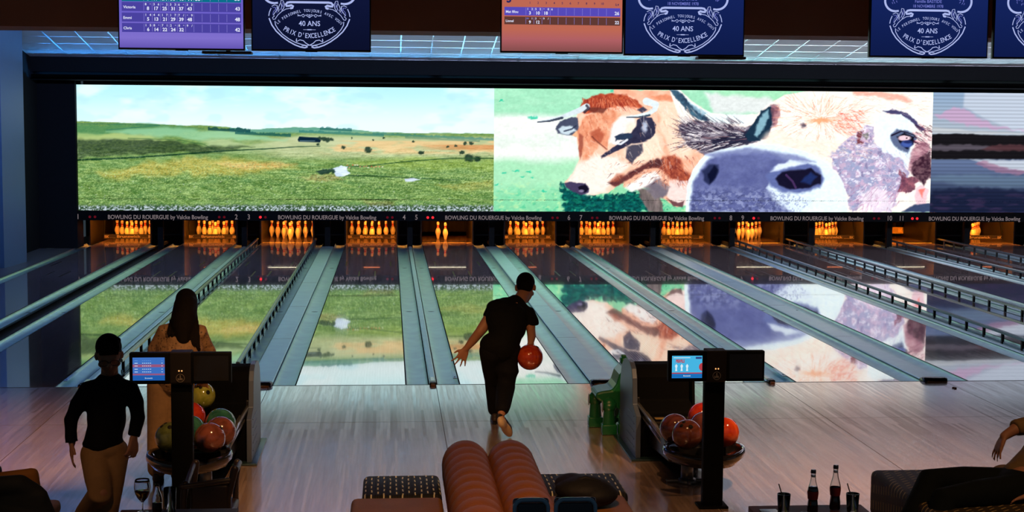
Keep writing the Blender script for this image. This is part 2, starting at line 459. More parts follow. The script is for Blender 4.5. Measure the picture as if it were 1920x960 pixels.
    A.c = np.where((y > hor)[..., None], np.clip(A.c + (fbm(x * .06, y * .5, 4)[..., None] - .5) * 70 * sm(250, 300, y)[..., None], 12, 245), A.c)
    A.c = np.clip((A.c - 128) * 1.10 + 131, 10, 250)
    A.blend(edge * .6, (24, 44, 44)); A.blend(edge * sm(.52, .62, fbm(x * .45, y * .6, 2)), (190, 206, 214))
    return A

# ---------------- cattle picture
def paint_cattle():
    A = Art(SX1, SX2, SZ0, SZ1, 640, 180); x, y = A.px, A.py
    n = fbm(x * .02, y * .05, 4)
    A.c = np.array([226, 232, 228.]) * (1 - n[..., None]) + np.array([238, 236, 232.]) * n[..., None]
    A.blend(sm(226, 212, y + 8 * n) * .95, (150, 214, 178))
    A.blend(sm(.45, .7, fbm(x * .03, y * .1, 3)) * sm(235, 215, y) * .4, (176, 228, 196))
    A.blend(sm(.4, .6, fbm(x * .03 + 5, y * .06 + 8, 3)) * sm(235, 260, y) * sm(290, 270, y) * .35, (196, 222, 206))
    A.blend(sm(292, 316, y + 10 * n) * .85, (150, 216, 170)); A.blend(sm(345, 380, y + 16 * n) * .6, (110, 200, 150))
    A.blend(sm(.55, .7, fbm(x * .1, y * .16, 4)) * sm(330, 360, y) * .5, (200, 232, 170))
    A.blend(sm(.6, .7, fbm(x * .11 + 9, y * .17, 4)) * sm(340, 375, y) * .55, (70, 186, 140))
    for cx, cy, r in ((940, 189, 4), (1000, 221, 9), (1149, 170, 4), (968, 321, 6), (990, 322, 5), (980, 331, 4), (944, 324, 5), (998, 333, 4), (1386, 180, 6), (1020, 358, 4), (930, 346, 4)): A.ell(cx, cy, r, r * .4, (40, 190, 150), .4, 3, .2, .8)
    A.poly([(1330, 168), (1480, 168), (1480, 196), (1400, 192), (1345, 188)], (160, 220, 180), 3, 3, .05)
    A.poly([(1320, 176), (1430, 182), (1480, 196), (1420, 214), (1340, 212)], (222, 222, 224), 5, 5, .05, .9)
    # dark leafy ground under the near muzzle
    A.poly([(1052, 344), (1064, 352), (1100, 366), (1130, 380), (1180, 368), (1236, 384), (1240, 400), (1200, 392), (1150, 400), (1100, 388), (1062, 400), (1056, 372)], (40, 150, 120), 3, 12, .1, .7)
    A.poly([(1052, 344), (1060, 350), (1110, 368), (1150, 366), (1200, 360), (1245, 396), (1060, 400), (1058, 370)], (16, 100, 96), 2.5, 11, .14, .97, .9, (.2, .3), (10, 60, 62))
    A.blend(A.mask_poly([(1056, 350), (1200, 362), (1230, 398), (1060, 398)], 3, 4) * sm(.58, .68, fbm(x * .14, y * .2, 3)) * .5, (30, 140, 110))
    # far cow: neck and body
    BR = (206, 120, 84); PK = (244, 200, 176); DK = (104, 52, 46)
    A.poly([(1150, 168), (1262, 168), (1290, 196), (1340, 236), (1352, 262), (1330, 300), (1310, 340), (1290, 380), (1268, 388), (1240, 372), (1216, 352), (1170, 350), (1160, 260)], (240, 196, 170), 2, 3, .06, 1, .5, (.05, .08), (232, 160, 130))
    A.poly([(1230, 190), (1262, 180), (1300, 225), (1310, 262), (1290, 300), (1262, 300), (1240, 250)], (250, 214, 190), 6, 5, .05, .9)
    A.poly([(1222, 182), (1250, 176), (1272, 182), (1262, 190), (1235, 188)], (214, 120, 84), 3, 3, .1, .7)
    A.poly([(1240, 292), (1266, 288), (1282, 316), (1300, 330), (1296, 346), (1270, 350), (1254, 330), (1236, 316)], (188, 96, 66), 4, 5, .08, .9, .8, (.15, .15), (116, 44, 38))
    A.poly([(1216, 345), (1230, 340), (1252, 360), (1244, 372), (1226, 366)], (90, 84, 100), 3, 3, .1, .9)
    A.poly([(1192, 352), (1236, 358), (1244, 398), (1216, 398)], (150, 130, 130), 2, 3, .1, .95, .6, (.2, .05))
    A.poly([(1258, 336), (1290, 340), (1288, 384), (1272, 384), (1250, 368)], (236, 216, 212), 2, 3, .1, .9)
    A.poly([(1250, 372), (1272, 380), (1284, 376), (1280, 388), (1262, 386)], (96, 60, 66), 1.5, 2, .1, .9)
    # head
    A.poly([(1082, 214), (1096, 190), (1120, 180), (1150, 176), (1178, 178), (1200, 190), (1226, 206), (1240, 240), (1246, 270), (1240, 300), (1222, 312), (1196, 320), (1160, 346), (1140, 362), (1110, 366), (1086, 362), (1062, 350), (1060, 340), (1074, 326), (1086, 300), (1086, 262), (1078, 240)], (246, 208, 186), 1.4, 2, .1, 1, .35, (.1, .1), (240, 184, 156))
    A.poly([(1080, 250), (1092, 222), (1120, 206), (1150, 206), (1166, 216), (1150, 236), (1142, 258), (1138, 282), (1120, 272), (1104, 300), (1092, 306), (1086, 280)], (214, 132, 98), 2.5, 4, .09, .95, .9, (.12, .1), (238, 176, 144))
    A.poly([(1082, 206), (1096, 186), (1126, 176), (1166, 176), (1196, 188), (1206, 204), (1176, 200), (1146, 200), (1120, 208), (1096, 214)], (190, 92, 62), 2, 3, .12, 1, .9, (.16, .2), (150, 58, 44))
    A.hairs(150, (1092, 182, 1190, 200), lambda a, b: 1.3 + (a - 1140) * -.012, 14, 1.6, [(226, 140, 104), (150, 56, 44), (214, 116, 84), (120, 44, 40)], .8)
    A.hairs(80, (1092, 205, 1150, 262), 1.2, 12, 1.8, [(240, 186, 154), (180, 88, 64), (226, 150, 118)], .6)
    A.poly([(1098, 204), (1118, 200), (1140, 204), (1130, 212), (1112, 212)], DK, 2, 2, .1, .8)
    A.poly([(1106, 250), (1122, 240), (1134, 250), (1126, 268), (1112, 266)], (170, 82, 60), 3, 4, .12, .8)
    A.line([(1110, 256), (1120, 266), (1138, 280)], 2.4, DK, .7)
    A.poly([(1086, 250), (1094, 256), (1092, 290), (1088, 300), (1085, 280)], (150, 76, 62), 1.5, 2, .1, .8)
    # white eye patch and cheek
    A.poly([(1148, 232), (1166, 218), (1186, 216), (1196, 236), (1180, 264), (1160, 272), (1142, 268)], (238, 236, 236), 4, 3, .08, .9)
    A.poly([(1176, 230), (1216, 232), (1240, 262), (1240, 290), (1220, 302), (1190, 304), (1168, 290)], (246, 222, 200), 6, 3, .08, .8)
    A.poly([(1084, 306), (1120, 290), (1160, 296), (1180, 310), (1150, 340), (1136, 360), (1104, 366), (1070, 350), (1064, 338)], (240, 234, 226), 5, 3, .08, .85)
    # jaw shade
    A.poly([(1140, 342), (1170, 328), (1206, 308), (1232, 296), (1244, 300), (1236, 314), (1208, 318), (1176, 338), (1154, 350)], (110, 58, 56), 2.5, 3, .1, .95, .6, (.1, .1), (70, 38, 44))
    A.poly([(1172, 352), (1206, 328), (1228, 322), (1240, 334), (1216, 350), (1186, 360)], (246, 236, 232), 2.5, 2, .1, .95)
    A.poly([(1208, 352), (1236, 334), (1256, 350), (1250, 368), (1228, 372)], (120, 112, 124), 3, 3, .1, .8)
    A.poly([(1142, 340), (1156, 326), (1170, 326), (1160, 340)], (176, 96, 72), 3, 2, .1, .6)
    # muzzle
    A.poly([(1058, 344), (1068, 341), (1082, 343), (1098, 344), (1105, 352), (1103, 362), (1092, 366), (1074, 360), (1062, 352)], (70, 62, 92), 1.5, 1.5, .15)
    A.poly([(1084, 350), (1098, 346), (1104, 354), (1096, 362), (1086, 358)], (26, 22, 40), 1.2, 1, .2)
    A.ell(1090, 358, 5, 2.5, (150, 140, 170), .4, 0, .1, .8)
    # horns
    A.line([(1008, 229), (1030, 225), (1052, 220), (1070, 213), (1084, 208), (1100, 200)], 2.6, (206, 218, 224), 1, .8, 12)
    A.line([(1008, 229), (1030, 227), (1054, 221)], 2, (52, 60, 78), .9, .6, 5); A.line([(1096, 210), (1104, 203), (1100, 198)], 5, (52, 46, 60), .8)
    A.line([(1175, 220), (1195, 217), (1216, 213), (1228, 205), (1230, 196), (1212, 190)], 2.6, (214, 226, 230), 1, .8, 14)
    A.line([(1175, 220), (1196, 220), (1218, 216)], 1.8, (50, 66, 84), .9, .6, 4)
    A.poly([(1194, 206), (1206, 200), (1214, 206), (1204, 212)], (70, 66, 84), 1.5)
    # far ear
    A.poly([(1041, 240), (1050, 228), (1070, 220), (1084, 222), (1084, 240), (1078, 256), (1060, 252), (1046, 250)], (72, 78, 100), 1.5, 2, .15)
    A.poly([(1046, 242), (1056, 236), (1072, 236), (1080, 244), (1066, 252), (1052, 250)], (196, 212, 222), 2, 2, .15)
    A.line([(1058, 246), (1072, 242), (1080, 236)], 3, (50, 56, 78), .8); A.poly([(1072, 254), (1082, 244), (1084, 258)], (236, 180, 140), 1.5)
    # near ear (dark) and lash
    A.poly([(1194, 224), (1206, 219), (1222, 220), (1230, 234), (1229, 250), (1218, 262), (1200, 268), (1184, 270), (1150, 286), (1128, 297), (1126, 293), (1150, 276), (1176, 258), (1186, 246), (1192, 236)], (62, 62, 86), 1.4, 2, .12, 1, .5, (.1, .1), (40, 40, 62))
    A.ell(1209, 238, 5, 10, (190, 200, 220), .5, 2, .2, .9); A.poly([(1152, 256), (1164, 250), (1184, 250), (1186, 258), (1170, 262), (1154, 264)], (46, 60, 84), 1.3, 2, .15)
    A.line([(1150, 268), (1164, 270), (1176, 262)], 4, (232, 236, 240), .9)
    A.poly([(1176, 276), (1206, 268), (1204, 284), (1194, 296), (1186, 308), (1174, 296)], (66, 66, 84), 2, 3, .1, .95)
    # ---------------- big cow
    A.poly([(1254, 166), (1272, 166), (1300, 192), (1332, 212), (1372, 216), (1420, 214), (1440, 196), (1470, 178), (1520, 170), (1750, 172), (1750, 398), (1286, 398), (1290, 340), (1312, 300), (1340, 280), (1400, 268), (1440, 262), (1400, 250), (1300, 240), (1280, 236)], (248, 236, 228), 1.4, 1, .1)
    A.poly([(1254, 166), (1268, 166), (1300, 196), (1336, 214), (1404, 216), (1398, 232), (1340, 232), (1310, 224), (1286, 204)], (226, 240, 242), 1.4, 1, .1)
    A.poly([(1254, 166), (1272, 170), (1296, 196), (1322, 216), (1330, 226), (1312, 226), (1290, 210), (1270, 188)], (44, 62, 84), 1.5, 2.5, .15, 1, .6, (.15, .15), (80, 120, 140))
    A.poly([(1290, 190), (1306, 200), (1326, 212), (1318, 216), (1300, 204)], (150, 186, 204), 2, 2, .2, .8)
    # ear hair
    A.poly([(1272, 236), (1300, 226), (1350, 232), (1396, 240), (1424, 228), (1434, 212), (1444, 198), (1460, 198), (1452, 230), (1440, 256), (1420, 268), (1380, 272), (1350, 288), (1320, 290), (1290, 272), (1276, 254)], (168, 160, 172), 2, 4, .12, 1, .9, (.06, .25), (60, 52, 70))
    A.poly([(1330, 262), (1390, 246), (1430, 232), (1440, 256), (1410, 266), (1360, 280), (1340, 284)], (38, 40, 62), 3, 4, .1, .9)
    A.hairs(330, (1276, 228, 1400, 276), lambda a, b: PI + .25 + (b - 250) * -.022, 24, 1.7, [(44, 36, 56), (232, 226, 230), (60, 50, 70), (246, 240, 238), (120, 90, 100), (30, 26, 44)], .85, .25, 3)
    A.poly([(1398, 252), (1412, 232), (1428, 208), (1444, 198), (1452, 204), (1448, 230), (1440, 252), (1424, 264), (1404, 266)], (30, 52, 72), 1.5, 2, .15)
    A.poly([(1418, 236), (1430, 214), (1440, 206), (1442, 220), (1432, 240), (1420, 258), (1414, 252)], (140, 182, 196), 2.5, 2, .2, .9)
    A.poly([(1446, 198), (1458, 196), (1464, 212), (1456, 236), (1448, 240)], (150, 90, 100), 2, 3, .2, .7)
    # forehead curls
    sw = (1540, 222)
    for i in range(460):
        a0 = random.uniform(-PI, PI); r0 = random.uniform(4, 78); px_ = sw[0] + r0 * math.cos(a0) * 1.15; py_ = sw[1] + r0 * math.sin(a0) * .72
        if py_ > 258 or py_ < 174: continue
        L = random.uniform(8, 20); t = a0 + random.uniform(-.25, .25)
        A.line([(px_, py_), (px_ + L * math.cos(t), py_ + L * math.sin(t) * .8)], random.uniform(.8, 1.8), random.choice([(250, 196, 166), (244, 160, 124), (252, 222, 204), (236, 140, 110)]), random.uniform(.3, .8), .6, .3)
    A.ell(1540, 226, 20, 5, (240, 150, 100), .7, 4, .2, .8); A.ell(1507, 235, 5, 4, (70, 60, 80), .6, 2, .2, .8)
    A.hairs(120, (1566, 206, 1612, 250), .5, 16, 1.5, [(232, 110, 84), (244, 170, 140), (214, 90, 76)], .7, .5, 9)
    A.poly([(1598, 171), (1660, 172), (1700, 182), (1712, 192), (1680, 188), (1640, 180), (1600, 178)], (236, 150, 130), 3, 3, .1, .7)
    A.poly([(1450, 240), (1480, 252), (1540, 262), (1600, 270), (1620, 292), (1560, 300), (1480, 280), (1430, 264)], (250, 228, 212), 8, 4, .06, .8)
    # eye side
    A.poly([(1640, 222), (1660, 206), (1690, 206), (1712, 218), (1722, 240), (1704, 252), (1712, 290), (1700, 312), (1672, 300), (1650, 280), (1640, 250)], (226, 240, 246), 4, 3, .08)
    A.poly([(1654, 208), (1676, 204), (1700, 212), (1720, 228), (1738, 246), (1728, 246), (1706, 226), (1690, 214), (1664, 212)], (74, 70, 108), 1.5, 2.5, .15)
    A.poly([(1668, 254), (1680, 243), (1700, 244), (1720, 254), (1716, 266), (1706, 276), (1702, 288), (1690, 282), (1676, 272)], (92, 104, 136), 2, 2, .15)
    A.poly([(1682, 256), (1696, 249), (1714, 256), (1712, 270), (1702, 280), (1690, 274)], (20, 20, 34), 1.5, 1.5, .15)
    A.ell(1696, 259, 12, 5, (228, 196, 206), .25, 1, .2); A.ell(1700, 270, 11, 6.5, (70, 92, 160), .3, 1, .2)
    A.ell(1700, 259, 1.5, 1.5, (40, 20, 30), .3); A.ell(1702, 266, 8, 3, (40, 50, 100), .4)
    A.line([(1672, 254), (1690, 246), (1712, 252), (1728, 262), (1744, 276)], 3, (30, 24, 42), .9, .8, 1)
    A.hairs(110, (1712, 232, 1744, 290), .5, 18, 2, [(96, 50, 70), (250, 224, 226), (60, 30, 48), (230, 160, 170)], .8, .35, 6)
    A.poly([(1708, 280), (1730, 264), (1742, 270), (1738, 300), (1720, 330), (1704, 320)], (196, 150, 160), 3, 3, .1, .85, .8, (.1, .3), (120, 70, 90))
    A.poly([(1718, 300), (1744, 284), (1748, 330), (1732, 346), (1714, 332), (1708, 316)], (50, 26, 42), 3, 4, .15, .95, .9, (.2, .3), (110, 80, 90))
    # grey speckled cheek
    M = [(1606, 250), (1626, 232), (1640, 236), (1634, 260), (1650, 282), (1690, 300), (1706, 322), (1694, 352), (1680, 372), (1672, 396), (1640, 398), (1620, 380), (1596, 396), (1590, 370), (1580, 340), (1564, 316), (1556, 292), (1580, 270)]
    A.poly(M, (150, 158, 190), 3, 7, .12, 1, .8, (.12, .14), (176, 160, 190))
    mm = A.mask_poly(M, 3, 6, .12)
    A.blend(mm * sm(.5, .62, fbm(x * .12, y * .13, 4)) * .7, (206, 176, 200)); A.blend(mm * sm(.58, .68, fbm(x * .14 + 30, y * .20, 4)) * .7, (236, 232, 242)); A.blend(mm * sm(.62, .7, fbm(x * .12 + 70, y * .14, 4)) * .6, (120, 110, 150))
    A.poly([(1606, 250), (1618, 246), (1614, 264), (1620, 268), (1608, 272)], (110, 50, 60), 1.5, 4, .2, .9); A.poly([(1612, 252), (1630, 248), (1626, 262)], (100, 104, 100), 1.5, 3, .2, .8)
    A.poly([(1686, 318), (1700, 330), (1722, 336), (1712, 356), (1696, 362), (1684, 360), (1688, 340)], (146, 80, 96), 2, 5, .15, .9, .8, (.2, .2), (90, 50, 70))
    A.poly([(1716, 352), (1728, 346), (1740, 356), (1738, 384), (1716, 384)], (226, 190, 200), 2.5, 3, .1, .9); A.poly([(1722, 356), (1734, 352), (1730, 372)], (236, 110, 96), 2, 2, .15, .8)
    A.poly([(1712, 384), (1748, 380), (1748, 398), (1690, 398)], (40, 56, 92), 2, 2, .1, .9)
    A.poly([(1620, 360), (1650, 350), (1672, 372), (1672, 398), (1612, 398)], (240, 226, 236), 5, 5, .12, .8); A.hairs(90, (1600, 345, 1690, 392), 2.2, 16, 2, [(170, 130, 160), (246, 240, 248), (200, 160, 190)], .7, .5, 12)
    A.hairs(90, (1650, 282, 1700, 330), 1.0, 12, 1.6, [(190, 180, 210), (240, 236, 246), (140, 150, 190)], .6, .5, 13)
    A.hairs(260, (1450, 236, 1630, 300), .35, 16, 1.6, [(252, 244, 238), (244, 214, 196), (236, 204, 190)], .5, .5, 21)
    A.hairs(160, (1560, 176, 1740, 214), .2, 18, 1.6, [(250, 226, 214), (240, 176, 156), (252, 240, 236)], .5, .35, 22)
    A.hairs(140, (1200, 196, 1320, 340), 1.2, 15, 2.0, [(250, 226, 208), (224, 156, 124), (252, 236, 226)], .45, .4, 23)
    A.hairs(90, (1090, 262, 1230, 330), .9, 12, 1.8, [(252, 240, 232), (232, 180, 152)], .4, .5, 24)
    A.hairs(80, (1140, 300, 1250, 345), 2.6, 10, 2.0, [(70, 36, 44), (170, 92, 72)], .5, .4, 25)
    A.hairs(60, (1240, 292, 1300, 348), 1.1, 12, 2.2, [(110, 40, 38), (216, 120, 84)], .6, .5, 26)
    # muzzle of the near cow
    A.poly([(1286, 398), (1288, 350), (1300, 316), (1322, 290), (1360, 278), (1410, 270), (1460, 272), (1510, 284), (1552, 306), (1578, 336), (1588, 366), (1590, 398)], (222, 238, 246), 1.6, 1, .1)
    NP = [(1294, 398), (1298, 350), (1312, 318), (1330, 298), (1360, 288), (1400, 286), (1450, 288), (1480, 300), (1470, 318), (1446, 330), (1440, 352), (1462, 374), (1490, 398)]
    A.poly(NP, (84, 90, 140), 4, 3, .1, 1, .5, (.08, .1), (108, 116, 164))
    nm = A.mask_poly(NP, 4, 3, .1); A.blend(nm * sm(340, 372, y) * sm(.48, .62, fbm(x * .16, y * .22, 4)) * .6, (160, 168, 204)); A.blend(nm * sm(345, 375, y) * sm(.5, .64, fbm(x * .16 + 20, y * .22, 4)) * .5, (56, 60, 100))
    A.poly([(1320, 290), (1400, 276), (1500, 292), (1530, 304), (1470, 300), (1400, 290), (1340, 296)], (110, 118, 168), 4, 2, .1, .8)
    A.poly([(1316, 320), (1330, 308), (1346, 308), (1348, 322), (1340, 338), (1330, 348), (1320, 338)], (44, 50, 84), 3, 2, .1, 1); A.poly([(1326, 326), (1340, 310), (1346, 318), (1338, 338), (1330, 344)], (20, 24, 48), 2.5, 2, .1)
    A.poly([(1436, 330), (1448, 316), (1470, 308), (1510, 304), (1536, 314), (1546, 334), (1536, 352), (1500, 364), (1466, 360), (1446, 350)], (96, 108, 160), 4, 3, .1)
    A.poly([(1444, 322), (1460, 308), (1490, 303), (1512, 306), (1490, 312), (1464, 318)], (222, 234, 246), 3, 2, .1, .95)
    A.poly([(1454, 334), (1466, 322), (1490, 318), (1520, 316), (1540, 328), (1538, 344), (1516, 352), (1480, 356), (1460, 348)], (26, 24, 46), 2.5, 2, .1)
    A.line([(1474, 328), (1486, 340), (1492, 352)], 4, (90, 60, 110), .7); A.poly([(1500, 340), (1520, 324), (1532, 330), (1520, 346)], (36, 52, 104), 3, 2, .1, .9)
    A.poly([(1440, 352), (1460, 366), (1500, 370), (1530, 360), (1520, 380), (1500, 398), (1480, 398), (1455, 380)], (214, 228, 242), 4, 5, .15, .9)
    A.blend(A.mask_poly([(1436, 356), (1500, 366), (1520, 384), (1490, 398), (1440, 398)], 4, 4) * sm(.52, .6, fbm(x * .35, y * .35, 2)) * .6, (130, 140, 180))
    A.c = np.clip(A.c * (1 + (fbm(x * .22, y * .3, 4)[..., None] - .5) * .12) * 1.10 - 8 + (fbm(x * .05 + 60, y * .07, 3)[..., None] - .5) * 5, 8, 255)
    return A

# ---------------- sunset lake picture (third screen, interlaced)
def paint_lake():
    A = Art(SX2, SX3, SZ0, SZ1, 200, 150); x, y = A.px, A.py
    t = sm(172, 250, y)[..., None]
    A.c = np.array([150, 176, 206.]) * (1 - t) + np.array([176, 190, 206.]) * t
    A.poly([(1810, 172), (2200, 172), (2200, 262), (1900, 246), (1850, 224), (1808, 200)], (200, 212, 230), 3, 3, .05)
    A.poly([(1750, 218), (1800, 200), (1830, 216), (1870, 236), (1925, 248), (2200, 262), (1840, 240), (1790, 228)], (206, 170, 206), 3, 5, .08, .9)
    A.poly([(1748, 238), (1830, 246), (2200, 262), (2200, 256), (1748, 250)], (206, 210, 214), 2, 2, .05, .8)
    A.poly([(1745, 252), (1800, 250), (1850, 253), (2200, 258), (2200, 300), (1745, 299)], (24, 22, 26), 1.5, 1, .1)
    A.poly([(1745, 272), (1800, 270), (1860, 275), (1880, 282), (1745, 282)], (96, 88, 100), 2, 3, .08, .9); A.poly([(1860, 272), (2200, 268), (2200, 284), (1840, 282)], (88, 56, 62), 2, 3, .08, .9)
    g = y > 299; tt = sm(299, 396, y)[..., None]; w = np.array([100, 118, 156.]) * (1 - tt) + np.array([30, 40, 66.]) * tt
    m = sm(298, 300, y); A.c = A.c * (1 - m[..., None]) + w * m[..., None]
    A.poly([(1820, 300), (2200, 300), (2200, 330), (1920, 322), (1860, 312)], (196, 206, 222), 2, 2, .1)
    A.poly([(1840, 302), (1900, 318), (1990, 330), (1880, 326), (1830, 308)], (170, 120, 150), 2, 4, .1, .7)
    A.poly([(1745, 330), (1820, 326), (2200, 346), (2200, 362), (1850, 352), (1745, 340)], (110, 136, 160), 5, 4, .06, .6)
    A.poly([(1745, 356), (1830, 352), (2200, 372), (2200, 398), (1745, 398)], (24, 30, 58), 4, 3, .1, .8)
    A.blend(sm(.5, .7, fbm(x * .03, y * .12, 3)) * sm(335, 380, y) * .35, (90, 60, 100))
    A.c = A.c * (0.93 + 0.07 * np.sin(A.Z * 2 * PI / 0.075))[..., None]
    return A

# ---------------- LED wall
def led_panel(name, A, x0, x1, label):
    e = empty(name, ((x0 + x1) / 2, SCREEN_Y, SZ0), label, 'screen', 'LED video screens above the pins')
    o = A.build('picture_panel', SCREEN_Y, LED, None)
    o.parent = e; o.matrix_parent_inverse = Matrix.Translation(e.location).inverted()
    m = MB(); m.box(x0 + .002, x1 - .002, SCREEN_Y + .003, SCREEN_Y + .09, SZ0, SZ1)
    m.build('cabinet', mat('black_metal', (.012, .013, .015), .5), e)
    return e
led_panel('video_screen', paint_moor(), SX0, SX1, 'wide LED screen showing a green moorland landscape under pale sky')
led_panel('video_screen', paint_cattle(), SX1, SX2, 'wide LED screen showing two brown horned cows up close')
led_panel('video_screen', paint_lake(), SX2, SX3, 'LED screen at far right showing a dark banded lake sunset')
# ================================================================== surfaces of the hall
def wood_mat(name, c1, c2, c3, pw, plen, rough, spec, coat, coat_rough, seam=0.35, ior=1.5, coat_ior=1.5, metal=.42, coat_var=0.0, wave=0.0, rvar=0.06):
    """strip flooring: planks along Y, tone per plank, dark joints, fine grain"""
    m = bpy.data.materials.new(name); m.use_nodes = True; nt = m.node_tree; L = nt.links.new
    b = nt.nodes['Principled BSDF']; N = nt.nodes.new
    tc = N('ShaderNodeTexCoord'); mp = N('ShaderNodeMapping'); L(tc.outputs['Object'], mp.inputs[0])
    mp.inputs['Rotation'].default_value = (0, 0, PI / 2)
    br = N('ShaderNodeTexBrick'); L(mp.outputs[0], br.inputs['Vector'])
    br.inputs['Color1'].default_value = (0, 0, 0, 1); br.inputs['Color2'].default_value = (1, 1, 1, 1); br.inputs['Mortar'].default_value = (.5, .5, .5, 1)
    br.inputs['Scale'].default_value = 1; br.inputs['Mortar Size'].default_value = 0.0012; br.inputs['Mortar Smooth'].default_value = .1
    br.inputs['Brick Width'].default_value = plen; br.inputs['Row Height'].default_value = pw; br.offset = .37; br.squash = 1
    cr = N('ShaderNodeValToRGB'); L(br.outputs['Color'], cr.inputs[0])
    cr.color_ramp.elements[0].color = (*c1, 1); cr.color_ramp.elements[1].color = (*c3, 1)
    el = cr.color_ramp.elements.new(.5); el.color = (*c2, 1)
    mp2 = N('ShaderNodeMapping'); L(tc.outputs['Object'], mp2.inputs[0]); mp2.inputs['Scale'].default_value = (60, 2.2, 20)
    nz = N('ShaderNodeTexNoise'); L(mp2.outputs[0], nz.inputs['Vector']); nz.inputs['Scale'].default_value = 1; nz.inputs['Detail'].default_value = 5
    mx = N('ShaderNodeMix'); mx.data_type = 'RGBA'; mx.blend_type = 'MULTIPLY'; mx.inputs[0].default_value = .55
    L(cr.outputs[0], mx.inputs[6]); 
    r2 = N('ShaderNodeValToRGB'); L(nz.outputs['Fac'], r2.inputs[0]); r2.color_ramp.elements[0].position = .3; r2.color_ramp.elements[0].color = (.30, .27, .25, 1); r2.color_ramp.elements[1].position = .65; r2.color_ramp.elements[1].color = (1.1, 1.1, 1.1, 1)
    L(r2.outputs[0], mx.inputs[7])
    mx2 = N('ShaderNodeMix'); mx2.data_type = 'RGBA'; L(mx.outputs[2], mx2.inputs[6]); mx2.inputs[7].default_value = (*[v * seam for v in c1], 1); L(br.outputs['Fac'], mx2.inputs[0])
    L(mx2.outputs[2], b.inputs['Base Color'])
    # roughness varies plank by plank and in worn patches
    n3 = N('ShaderNodeTexNoise'); L(tc.outputs['Object'], n3.inputs['Vector']); n3.inputs['Scale'].default_value = 1.3
    ad = N('ShaderNodeMath'); ad.operation = 'MULTIPLY_ADD'; L(br.outputs['Color'], ad.inputs[0]); ad.inputs[1].default_value = rvar; ad.inputs[2].default_value = rough - rvar * .5
    ad2 = N('ShaderNodeMath'); ad2.operation = 'MULTIPLY_ADD'; L(n3.outputs['Fac'], ad2.inputs[0]); ad2.inputs[1].default_value = rvar * .8; L(ad.outputs[0], ad2.inputs[2])
    L(ad2.outputs[0], b.inputs['Roughness'])
    b.inputs['Metallic'].default_value = metal; b.inputs['Specular IOR Level'].default_value = spec; b.inputs['IOR'].default_value = ior
    b.inputs['Coat Weight'].default_value = coat; b.inputs['Coat Roughness'].default_value = coat_rough; b.inputs['Coat IOR'].default_value = coat_ior
    bp = N('ShaderNodeBump'); bp.inputs['Strength'].default_value = .05; bp.inputs['Distance'].default_value = .002
    L(br.outputs['Fac'], bp.inputs['Height']); bp.invert = True
    L(bp.outputs[0], b.inputs['Normal'])
    if coat_var > 0:
        cv = N('ShaderNodeMath'); cv.operation = 'MULTIPLY_ADD'; L(br.outputs['Color'], cv.inputs[0]); cv.inputs[1].default_value = coat_var; cv.inputs[2].default_value = coat_rough; L(cv.outputs[0], b.inputs['Coat Roughness'])
        cw = N('ShaderNodeMath'); cw.operation = 'MULTIPLY_ADD'; L(r2.outputs[0], cw.inputs[0]); cw.inputs[1].default_value = .40; cw.inputs[2].default_value = .58; cw.use_clamp = True; L(cw.outputs[0], b.inputs['Coat Weight'])
    if wave > 0:      # slight unevenness from board to board
        m3 = N('ShaderNodeMapping'); L(tc.outputs['Object'], m3.inputs[0]); m3.inputs['Scale'].default_value = (34, 2.6, 1)
        n4 = N('ShaderNodeTexNoise'); n4.inputs['Scale'].default_value = 1; n4.inputs['Detail'].default_value = 2; L(m3.outputs[0], n4.inputs['Vector'])
        b2 = N('ShaderNodeBump'); b2.inputs['Strength'].default_value = 1.0; b2.inputs['Distance'].default_value = wave; L(n4.outputs['Fac'], b2.inputs['Height']); L(bp.outputs[0], b2.inputs['Normal'])
        L(b2.outputs[0], b.inputs['Normal']); L(b2.outputs[0], b.inputs['Coat Normal'])
    MATS[name] = m
    return m
FLOOR_M = wood_mat('approach_wood', (.52, .36, .28), (.63, .45, .36), (.74, .55, .45), 0.030, 1.3, 0.21, 1.0, 1.0, .07, ior=2.4, coat_ior=2.1, metal=.25, coat_var=.06, wave=.00006)
LANE_M = wood_mat('lane_wood', (.62, .49, .51), (.72, .58, .60), (.82, .67, .68), 0.0273, 4.5, 0.05, .9, 1.0, .02, ior=1.9, seam=.5, rvar=.02, metal=.28, wave=.00004)
BLACK = mat('black_paint', (.012, .013, .014), .55, noise=.2)
DARKWALL = mat('dark_wall_paint', (.006, .0075, .009), .85, spec=.1, noise=.15)
BLUEWALL = mat('pale_wall_paint', (.07, .14, .23), .5, noise=.06, nscale=3)
BROWN = mat('brown_wall_paint', (.30, .19, .16), .7, noise=.12, nscale=2)
TILE = mat('ceiling_tile', (.62, .64, .65), .85, noise=.05, nscale=2, bump=.1, bscale=140)
TBAR = mat('ceiling_grid_metal', (.60, .66, .72), .3, metal=.8)
GUT = mat('gutter_metal', (.55, .82, 1.0), .34, metal=.9, noise=.25, nscale=5, bump=.02, bscale=30)
CAP = mat('track_cover_metal', (.62, .86, 1.0), .38, metal=.9, noise=.12, nscale=5)
DARKP = mat('black_plastic', (.012, .012, .014), .22, spec=.6, noise=.1)
RAILM = mat('rail_metal', (.22, .28, .31), .25, metal=.7, noise=.1)
WHITE = mat('white_plastic', (.75, .75, .76), .35)

# ---------------- floor, lanes, gutters
NW = ['zero', 'one', 'two', 'three', 'four', 'five', 'six', 'seven', 'eight', 'nine', 'ten', 'eleven', 'twelve', 'thirteen']
m = MB(); m.box(-12, 17, -17.5, 0, -.1, 0)
floor = tag(m.build('floor', FLOOR_M), kind='structure')
m = MB(); m.box(-7.42, 17, 0.0, 21, -.2, -.11); tag(m.build('floor', mat('lane_bed', (.02, .02, .022), .8, noise=.2)), kind='structure')
